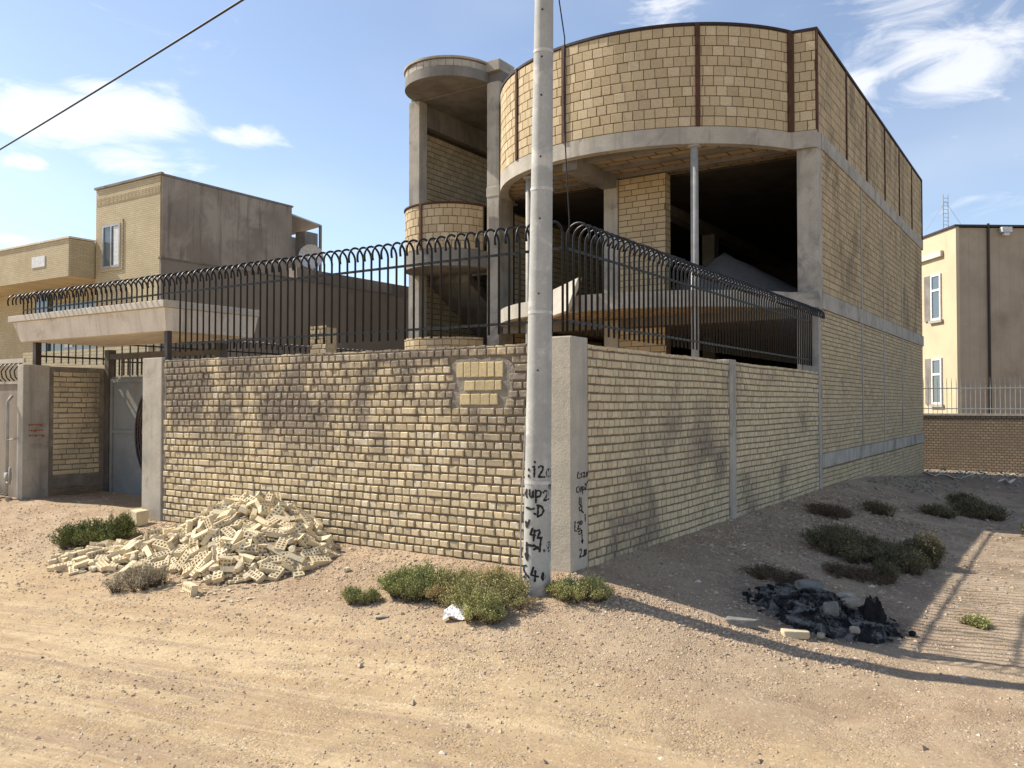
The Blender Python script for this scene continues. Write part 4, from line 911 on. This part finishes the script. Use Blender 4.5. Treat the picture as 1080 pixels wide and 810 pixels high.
shrub(1.66, 8.2, .24, .26, .16, 'leaf_dull', 'flat dark green shrub in the middle of the shaded lot', 4500, .026, seed=17)
shrub(2.12, 9.0, .42, .4, .28, 'leaf_dull', 'wide dull bush at the right of the shaded lot', 7500, .026, seed=18, rot=LANE)
shrub(1.85, 10.2, .26, .28, .22, 'leaf_dull', 'dark green shrub behind the wide dull bush', 3500, .026, seed=19)
shrub(2.98, 6.9, .2, .2, .32, 'leaf_dull', 'dark shrub cut by the right edge of the picture', 2800, .026, seed=20)

# ------------------------------------------------------------------ heap of hollow bricks
def hollow_brick(Lb, Wb, Hb, nxh, nyh, name, seed, worn=.0035):
    mb = MB(); X = [0]; mg = .016; pw_ = (Lb - mg * (nxh + 1)) / nxh
    for i in range(nxh): X += [X[-1] + mg, X[-1] + mg + pw_]
    X.append(Lb); Y = [0]; pl = (Wb - mg * (nyh + 1)) / nyh
    for i in range(nyh): Y += [Y[-1] + mg, Y[-1] + mg + pl]
    Y.append(Wb); dep = Hb * .38
    for sgn in (1, -1):
        zt_ = sgn * Hb / 2
        P = lambda x, y, z: (x - Lb / 2, y - Wb / 2, z)
        for i in range(len(X) - 1):
            for j in range(len(Y) - 1):
                q = [P(X[i], Y[j], zt_), P(X[i + 1], Y[j], zt_), P(X[i + 1], Y[j + 1], zt_), P(X[i], Y[j + 1], zt_)]
                if i % 2 and j % 2:
                    zb_ = zt_ - sgn * dep; b_ = [(a[0], a[1], zb_) for a in q]
                    mb.add(q + b_, [(4, 5, 6, 7), (0, 1, 5, 4), (1, 2, 6, 5), (2, 3, 7, 6), (3, 0, 4, 7)] if sgn > 0 else [(7, 6, 5, 4), (4, 5, 1, 0), (5, 6, 2, 1), (6, 7, 3, 2), (7, 4, 0, 3)])
                else: mb.add(q, [(0, 1, 2, 3)] if sgn > 0 else [(3, 2, 1, 0)])
    a, b_, h = Lb / 2, Wb / 2, Hb / 2
    mb.add([(-a, -b_, -h), (a, -b_, -h), (a, b_, -h), (-a, b_, -h), (-a, -b_, h), (a, -b_, h), (a, b_, h), (-a, b_, h)], [(0, 1, 5, 4), (1, 2, 6, 5), (2, 3, 7, 6), (3, 0, 4, 7)])
    out_ = []
    for v in mb.v:
        p = Vector(v); n3 = mn.noise_vector(p * 14 + Vector((seed * 3.1, 0, 0))) * worn + mn.noise_vector(p * 50 + Vector((seed, 5, 0))) * worn * .6
        if p.x > a * .98 and worn > .004: n3.x -= abs(mn.noise(p * 30 + Vector((seed, 0, 9)))) * .05      # ragged broken end
        out_.append(tuple(p + n3))
    mb.v = out_
    return mb
def chip(seed, Lb, Wb, Hb):
    r = random.Random(seed); mb = MB(); a, b_, h = Lb / 2, Wb / 2, Hb / 2
    j = lambda s: r.uniform(-s, s)
    mb.add([(sx * a + j(a * .3), sy * b_ + j(b_ * .25), sz * h + j(h * .2)) for sz in (-1, 1) for sx, sy in ((-1, -1), (1, -1), (1, 1), (-1, 1))],
           [(0, 3, 2, 1), (4, 5, 6, 7), (0, 1, 5, 4), (1, 2, 6, 5), (2, 3, 7, 6), (3, 0, 4, 7)]); return mb
def stone_mesh(seed, Lb, Wb, Hb):
    r = random.Random(seed); bm = __import__('bmesh').new(); __import__('bmesh').ops.create_icosphere(bm, subdivisions=3, radius=.5)
    out_ = MB(); vs = []
    for v in bm.verts:
        p = v.co.copy(); m_ = max(abs(p.x), abs(p.y), abs(p.z)); p = p * (.5 + .5 * (.5 / m_ if m_ else 1))       # between a ball and a block
        p *= 1 + .22 * mn.noise(p * 2.3 + Vector((seed, 0, 0))) + .10 * mn.noise(p * 6 + Vector((0, seed, 0)))
        vs.append((p.x * Lb, p.y * Wb, p.z * Hb))
    out_.add(vs, [tuple(v.index for v in f.verts) for f in bm.faces]); bm.free(); return out_
def heap(x, y):
    z = 0
    for (cx_, cy_, ax_, ay_, hh, an) in ((-3.50, -.32, 1.0, .78, .45, 0), (-3.08, -.56, .76, .58, .30, .2), (-4.05, -.66, .8, .5, .20, .5), (-4.72, -1.0, .75, .4, .07, .3)):
        dx, dy = x - cx_, y - cy_; u = (dx * math.cos(an) + dy * math.sin(an)) / ax_; v = (-dx * math.sin(an) + dy * math.cos(an)) / ay_
        d = math.hypot(u, v); z = max(z, hh * max(0, 1 - d * d) ** .95)
    return z
c = MB(); n = 60; hv = []; hf = []
for j in range(34):
    for i in range(n):
        x = -5.6 + i * 3.4 / (n - 1); y = -1.55 + j * 1.52 / 33; h_ = heap(x, y)
        hv.append((x, y, gz(x, y) - .06 + h_ * .88 + (.02 * mn.noise(Vector((x * 14, y * 14, 3))) if h_ > 0 else -.02)))
for j in range(33):
    for i in range(n - 1): hf.append((j * n + i, j * n + i + 1, (j + 1) * n + i + 1, (j + 1) * n + i))
c.add(hv, hf); r = random.Random(5)
for k in range(3200):                              # crumbs between the bricks
    x = r.uniform(-5.4, -2.3); y = r.uniform(-1.45, -.05); h_ = heap(x, y)
    if h_ <= .005 and r.random() < .85: continue
    q = chip(k, r.uniform(.015, .05), r.uniform(.015, .035), r.uniform(.012, .03)); an = r.uniform(0, 6.28); z = gz(x, y) + h_ * .95
    c.add([(x + v[0] * math.cos(an) - v[1] * math.sin(an), y + v[0] * math.sin(an) + v[1] * math.cos(an), z + v[2]) for v in q.v], q.f)
solo(c, 'brick_rubble', M['creamb'], (-3.7, -.5, .35), 'brick crumbs and dust filling the heap', 'rubble', kind='stuff')
WH = ('whole cream hollow brick lying in the heap against the front wall', 'whole hollow bricks in the heap', 'brick')
HF = ('broken half of a cream hollow brick in the heap against the front wall', 'half hollow bricks in the heap', 'brick')
kinds = [(hollow_brick(.205, .10, .055, 5, 2, 'h', 1), 'hollow_brick', 'cream') + WH,
         (hollow_brick(.205, .10, .055, 5, 2, 'h', 6, .006), 'hollow_brick', 'creamb') + WH,
         (hollow_brick(.130, .10, .055, 3, 2, 'h', 2, .008), 'half_brick', 'cream') + HF,
         (hollow_brick(.105, .10, .055, 2, 2, 'h', 9, .009), 'half_brick', 'creamb') + HF,
         (chip(2, .17, .06, .052), 'brick_fragment', 'cream', 'long solid sliver of cream brick in the heap against the front wall', 'long brick slivers in the heap', 'brick fragment'),
         (stone_mesh(3, .10, .075, .055), 'brick_fragment', 'creamb', 'short dusty brick lump in the heap against the front wall', 'short brick lumps in the heap', 'brick fragment')]
protos = [None] * 6; placed = []; tries = 0
while len(placed) < 290 and tries < 20000:
    tries += 1
    x = r.uniform(-5.4, -2.3); y = r.uniform(-1.5, -.10); h_ = heap(x, y)
    if h_ < .004: continue
    if x < -4.7 and r.random() < .35: continue
    if min([math.hypot(x - p[0], (y - p[1])) for p in placed] or [9]) < .068: continue
    placed.append((x, y)); e = .04
    nrm = Vector((-(heap(x + e, y) - heap(x - e, y)) / (2 * e), -(heap(x, y + e) - heap(x, y - e)) / (2 * e), 1)).normalized()
    k = r.choices(range(6), (4, 2.5, 2, 1.6, 1.6, 2.2))[0]; mb, nm, mt, lb, gp, ct = kinds[k]
    z = gz(x, y) + h_ * .93 + r.uniform(.012, .045)
    q = nrm.to_track_quat('Z', 'Y') @ Q((0, 0, 1), r.uniform(0, 6.28)) @ Q((r.gauss(0, 1), r.gauss(0, 1), .1), r.gauss(0, .5 if h_ > .06 else .15))
    if r.random() < (.22 if h_ > .08 else .05): q = q @ Q((1, 0, 0), 1.4)
    if protos[k] is None: o = mb.build(nm, M[mt], None, bevel=0); protos[k] = o
    else: o = protos[k].copy(); COL.objects.link(o)
    o.location = (x, y, z); o.rotation_mode = 'XYZ'; o.rotation_euler = q.to_euler()
    s_ = r.uniform(.78, .94); o.scale = (s_, s_, s_)
    tag(o, lb, ct, gp)
for (x, y, an, lb) in ((-5.05, -1.22, .5, 'whole hollow brick lying alone at the left end of the heap, under the dark shrub'), (-3.0, -1.38, -.3, 'hollow brick lying flat at the near foot of the heap')):
    o = protos[0].copy(); COL.objects.link(o); o.location = (x, y, gz(x, y) + .03); o.rotation_euler = (1.45, 0, an); o.scale = (1.05,) * 3; tag(o, lb, 'brick'); o['group'] = ''
    del o['group']
c = chip(9, .16, .13, .17); c.v = [(v[0] - 5.62, v[1] - .17, v[2] + gz(-5.6, -.17) + .08) for v in c.v]
solo(c, 'stone_block', M['cream'], (-5.62, -.17, gz(-5.6, -.17)), 'pale square stone block standing at the foot of the gate column', 'stone block', bevel=.012)
# debris by the left pillar
c = MB()
for k in range(120):
    x = r.gauss(-9.25, .33); y = r.uniform(-.7, -.04); s_ = r.uniform(.02, .075); q = chip(k, s_ * 1.6, s_, s_ * .8); an = r.uniform(0, 6.28)
    z = gz(x, y) + s_ * .3 + max(0, .16 - abs(x + 9.3) * .3 - abs(y + .2) * .2)
    c.add([(x + v[0] * math.cos(an) - v[1] * math.sin(an), y + v[0] * math.sin(an) + v[1] * math.cos(an), z + v[2]) for v in q.v], q.f)
solo(c, 'rubble', M['palerock'], (-9.25, -.3, .4), 'pale rubble against the wall at the far left by the gas pipe', 'rubble', kind='stuff')

# ------------------------------------------------------------------ burnt heap on the lot
c = MB(); n = 54; hv = []; hf = []
AX, AY = 1.66, 1.12
def ash(x, y):
    dx, dy = x - AX, y - AY; u = (dx * rt.x + dy * rt.y) / .50; v = (-dx * rt.y + dy * rt.x) / .62
    d = math.hypot(u, v) + .18 * mn.noise(Vector((x * 4, y * 4, 8)))
    return .13 * max(0, 1 - d) ** .6
for j in range(n):
    for i in range(n):
        x = AX - .95 + 1.9 * i / (n - 1); y = AY - .95 + 1.9 * j / (n - 1); a_ = ash(x, y)
        hv.append((x, y, gz(x, y) + (a_ + .05 * mn.noise(Vector((x * 12, y * 12, 5))) + .03 * mn.noise(Vector((x * 30, y * 30, 5))) if a_ > .0 else -.04)))
for j in range(n - 1):
    for i in range(n - 1): hf.append((j * n + i, j * n + i + 1, (j + 1) * n + i + 1, (j + 1) * n + i))
c.add(hv, hf)
for k in range(420):
    a_ = r.uniform(0, 6.28); q_ = r.random() ** .6; x = AX + rt.x * .60 * q_ * math.cos(a_) - rt.y * .62 * q_ * math.sin(a_); y = AY + rt.y * .60 * q_ * math.cos(a_) + rt.x * .62 * q_ * math.sin(a_)
    s_ = r.uniform(.008, .034) * (1.3 - q_ * .6); q = chip(k + 50, s_ * 2, s_, s_ * .8); an = r.uniform(0, 6.28); z = gz(x, y) + ash(x, y) + s_ * .25
    c.add([(x + v[0] * math.cos(an) - v[1] * math.sin(an), y + v[0] * math.sin(an) + v[1] * math.cos(an), z + v[2] + v[0] * r.uniform(-.5, .5)) for v in q.v], q.f)
solo(c, 'burnt_debris', M['ash'], (AX, AY, .2), 'black heap of ash and charred waste on the shaded lot', 'ash heap', kind='stuff')
def rock(x, y, Lb, Wb, Hb, an, mat, label, seed, name='stone', z=None, tilt=0, cat='stone'):
    q = chip(seed, Lb, Wb, Hb) if 'brick' in name else stone_mesh(seed, Lb * .95, Wb * .95, Hb * .95)
    z = (gz(x, y) + ash(x, y) + Hb * .42) if z is None else z
    qq = Q((0, 0, 1), an) @ Q((0, 1, 0), tilt); q.v = [tuple(qq @ Vector(v) + Vector((x, y, z))) for v in q.v]
    return solo(q, name, M[mat], (x, y, z - Hb / 2), label, cat, bevel=.006 if 'brick' in name else 0)
def lay(px, py):   # world spot of things strewn on the lot
    return px, py
rock(1.78, 1.42, .20, .09, .075, LANE + .3, 'palerock', 'pale oblong stone on the upper right of the ash heap', 31)
rock(1.86, 1.24, .20, .10, .08, LANE + .5, 'palerock', 'second pale stone just below the first on the ash heap', 32)
rock(1.80, .86, .12, .10, .12, .4, 'greyrock', 'grey boulder on the front of the ash heap below the pale stones', 33)
rock(1.52, 1.32, .24, .16, .10, LANE, 'greyrock', 'broad grey ash coated lump at the top of the ash heap', 34)
rock(2.0, .72, .08, .06, .06, .4, 'palerock', 'small pale stone at the right front of the ash heap', 35)
rock(1.82, .46, .07, .05, .05, 1.4, 'palerock', 'tiny pale stone in front of the ash heap beside the brown brick', 36)
rock(1.32, .20, .20, .10, .055, LANE - .35, 'greyrock', 'grey brick lying at the left front of the ash heap', 37, 'brick', cat='brick')
rock(1.68, .34, .20, .09, .055, LANE - .1, 'creamb', 'brown brick lying at the front of the ash heap', 38, 'brick', cat='brick')
rock(2.32, 1.2, .06, .05, .04, 1.4, 'char', 'small black lump lying alone right of the ash heap', 39, 'charred_lump', cat='debris')
# crumpled black sack
c = MB(); vs = []; K_ = 14; J_ = 9; bx, by = 2.03, 1.10; bz = gz(bx, by) + .0
for j in range(J_):
    f_ = j / (J_ - 1)
    for i in range(K_):
        a = 6.2832 * i / K_; rr = (.12 - .075 * f_ ** 1.5) * (1 + .22 * math.sin(a * 3 + f_ * 4) + .12 * math.sin(a * 5))
        vs.append((bx + rt.x * (rr * math.cos(a) + .03 * f_) - rt.y * rr * .7 * math.sin(a), by + rt.y * (rr * math.cos(a) + .03 * f_) + rt.x * rr * .7 * math.sin(a), bz + .22 * f_ + .03 * math.sin(a * 4 + f_ * 7) + .02 * math.sin(a * 7)))
c.add(vs, [(j * K_ + i, j * K_ + (i + 1) % K_, (j + 1) * K_ + (i + 1) % K_, (j + 1) * K_ + i) for j in range(J_ - 1) for i in range(K_)] + [tuple(range((J_ - 1) * K_, J_ * K_))])
solo(c, 'black_sack', M['char'], (bx, by, bz), 'upright crumpled black sack at the right end of the ash heap', 'sack')
# white plastic scrap by the shrubs
c = MB(); vs = []; wx, wy = -.40, -1.0; wz = gz(wx, wy)
for j in range(6):
    for i in range(8):
        u, v = (i / 7 - .5), (j / 5 - .5)
        vs.append((wx + rt.x * u * .2 - rt.y * v * .16, wy + rt.y * u * .2 + rt.x * v * .16, wz + .02 + .07 * max(0, v + .3 + u * .6) + .016 * math.sin(u * 9 + v * 6) + .01 * math.cos(v * 9)))
c.add(vs, [(j * 8 + i, j * 8 + i + 1, (j + 1) * 8 + i + 1, (j + 1) * 8 + i) for j in range(5) for i in range(7)])
o = solo(c, 'plastic_scrap', M['plastic'], (wx, wy, wz), 'crumpled white plastic scrap in front of the shrubs by the pole', 'plastic scrap'); md = o.modifiers.new('thick', 'SOLIDIFY'); md.thickness = .004
rock(-.95, -1.2, .12, .06, .02, LANE, 'palerock', 'flat pinkish stone chip left of the white plastic scrap', 41)
rock(-1.95, -.55, .06, .05, .04, LANE, 'creamb', 'small brownish stone on the bank between the brick heap and the shrubs', 42)
# litter at the far end of the lot
def strip(x, y, l, w, an, label):
    c = MB(); d = Vector((math.cos(an), math.sin(an), 0)); n_ = Vector((-d.y, d.x, 0)); z = gz(x, y) + .05
    vs = []
    for k in range(7):
        f_ = k / 6 - .5; hz = .05 * math.sin(k * 1.3)
        vs += [Vector((x, y, z + hz)) + d * l * f_ + n_ * w / 2, Vector((x, y, z + hz + .05)) + d * l * f_ - n_ * w / 2]
    c.add(vs, [(2 * k, 2 * k + 1, 2 * k + 3, 2 * k + 2) for k in range(6)])
    o = solo(c, 'litter', M['plastic'], (x, y, z), label, 'litter'); md = o.modifiers.new('thick', 'SOLIDIFY'); md.thickness = .01
strip(.35, 17.6, .55, .14, LANE - .2, 'shorter white strip of litter near the far brick wall')
strip(1.0, 16.2, .85, .14, LANE - .15, 'longer white strip of litter lying in front of the shorter one')
strip(2.1, 15.8, .3, .2, LANE, 'white scrap of litter at the right below the far brick wall')
c = MB()
for k in range(900):
    if k < 420: x, y = r.gauss(1.0, 1.3), r.uniform(18.5, 21.5)
    elif k < 700: x, y = .2 + abs(r.gauss(.5, .5)), r.uniform(10.5, 14)
    else: x, y = r.uniform(.3, 4), r.uniform(8, 18)
    if x < .05: continue
    s_ = r.uniform(.015, .055) * (1.2 if k < 420 else .8); q = chip(k, s_ * 2, s_, s_ * .6); an = r.uniform(0, 6.28)
    c.add([(x + v[0] * math.cos(an) - v[1] * math.sin(an), y + v[0] * math.sin(an) + v[1] * math.cos(an), gz(x, y) + s_ * .3 + v[2] + v[0] * .4) for v in q.v], q.f, r.random())
solo(c, 'rubble', M['palerock'], (1, 15, 0), 'scattered grey rubble and waste strewn over the far part of the lot', 'rubble', kind='stuff')
c = MB()
for k in range(420):
    x, y = r.gauss(1.1, .9), r.uniform(19, 21.6); p = Vector((x, y, gz(x, y) + r.uniform(0, .2))); d = Vector((r.gauss(0, 1), r.gauss(0, 1), r.gauss(.3, .5))).normalized(); e = d.orthogonal().normalized()
    s_ = r.uniform(.02, .07); p.z -= .06; c.add([p, p + e * s_ * .5, p + d * s_ + e * s_ * .4, p + d * s_], [(0, 1, 2, 3)])
solo(c, 'scrap_netting', M['tealjunk'], (1.1, 20.3, 0), 'tangle of faded teal scrap at the foot of the far brick wall', 'scrap', kind='stuff')
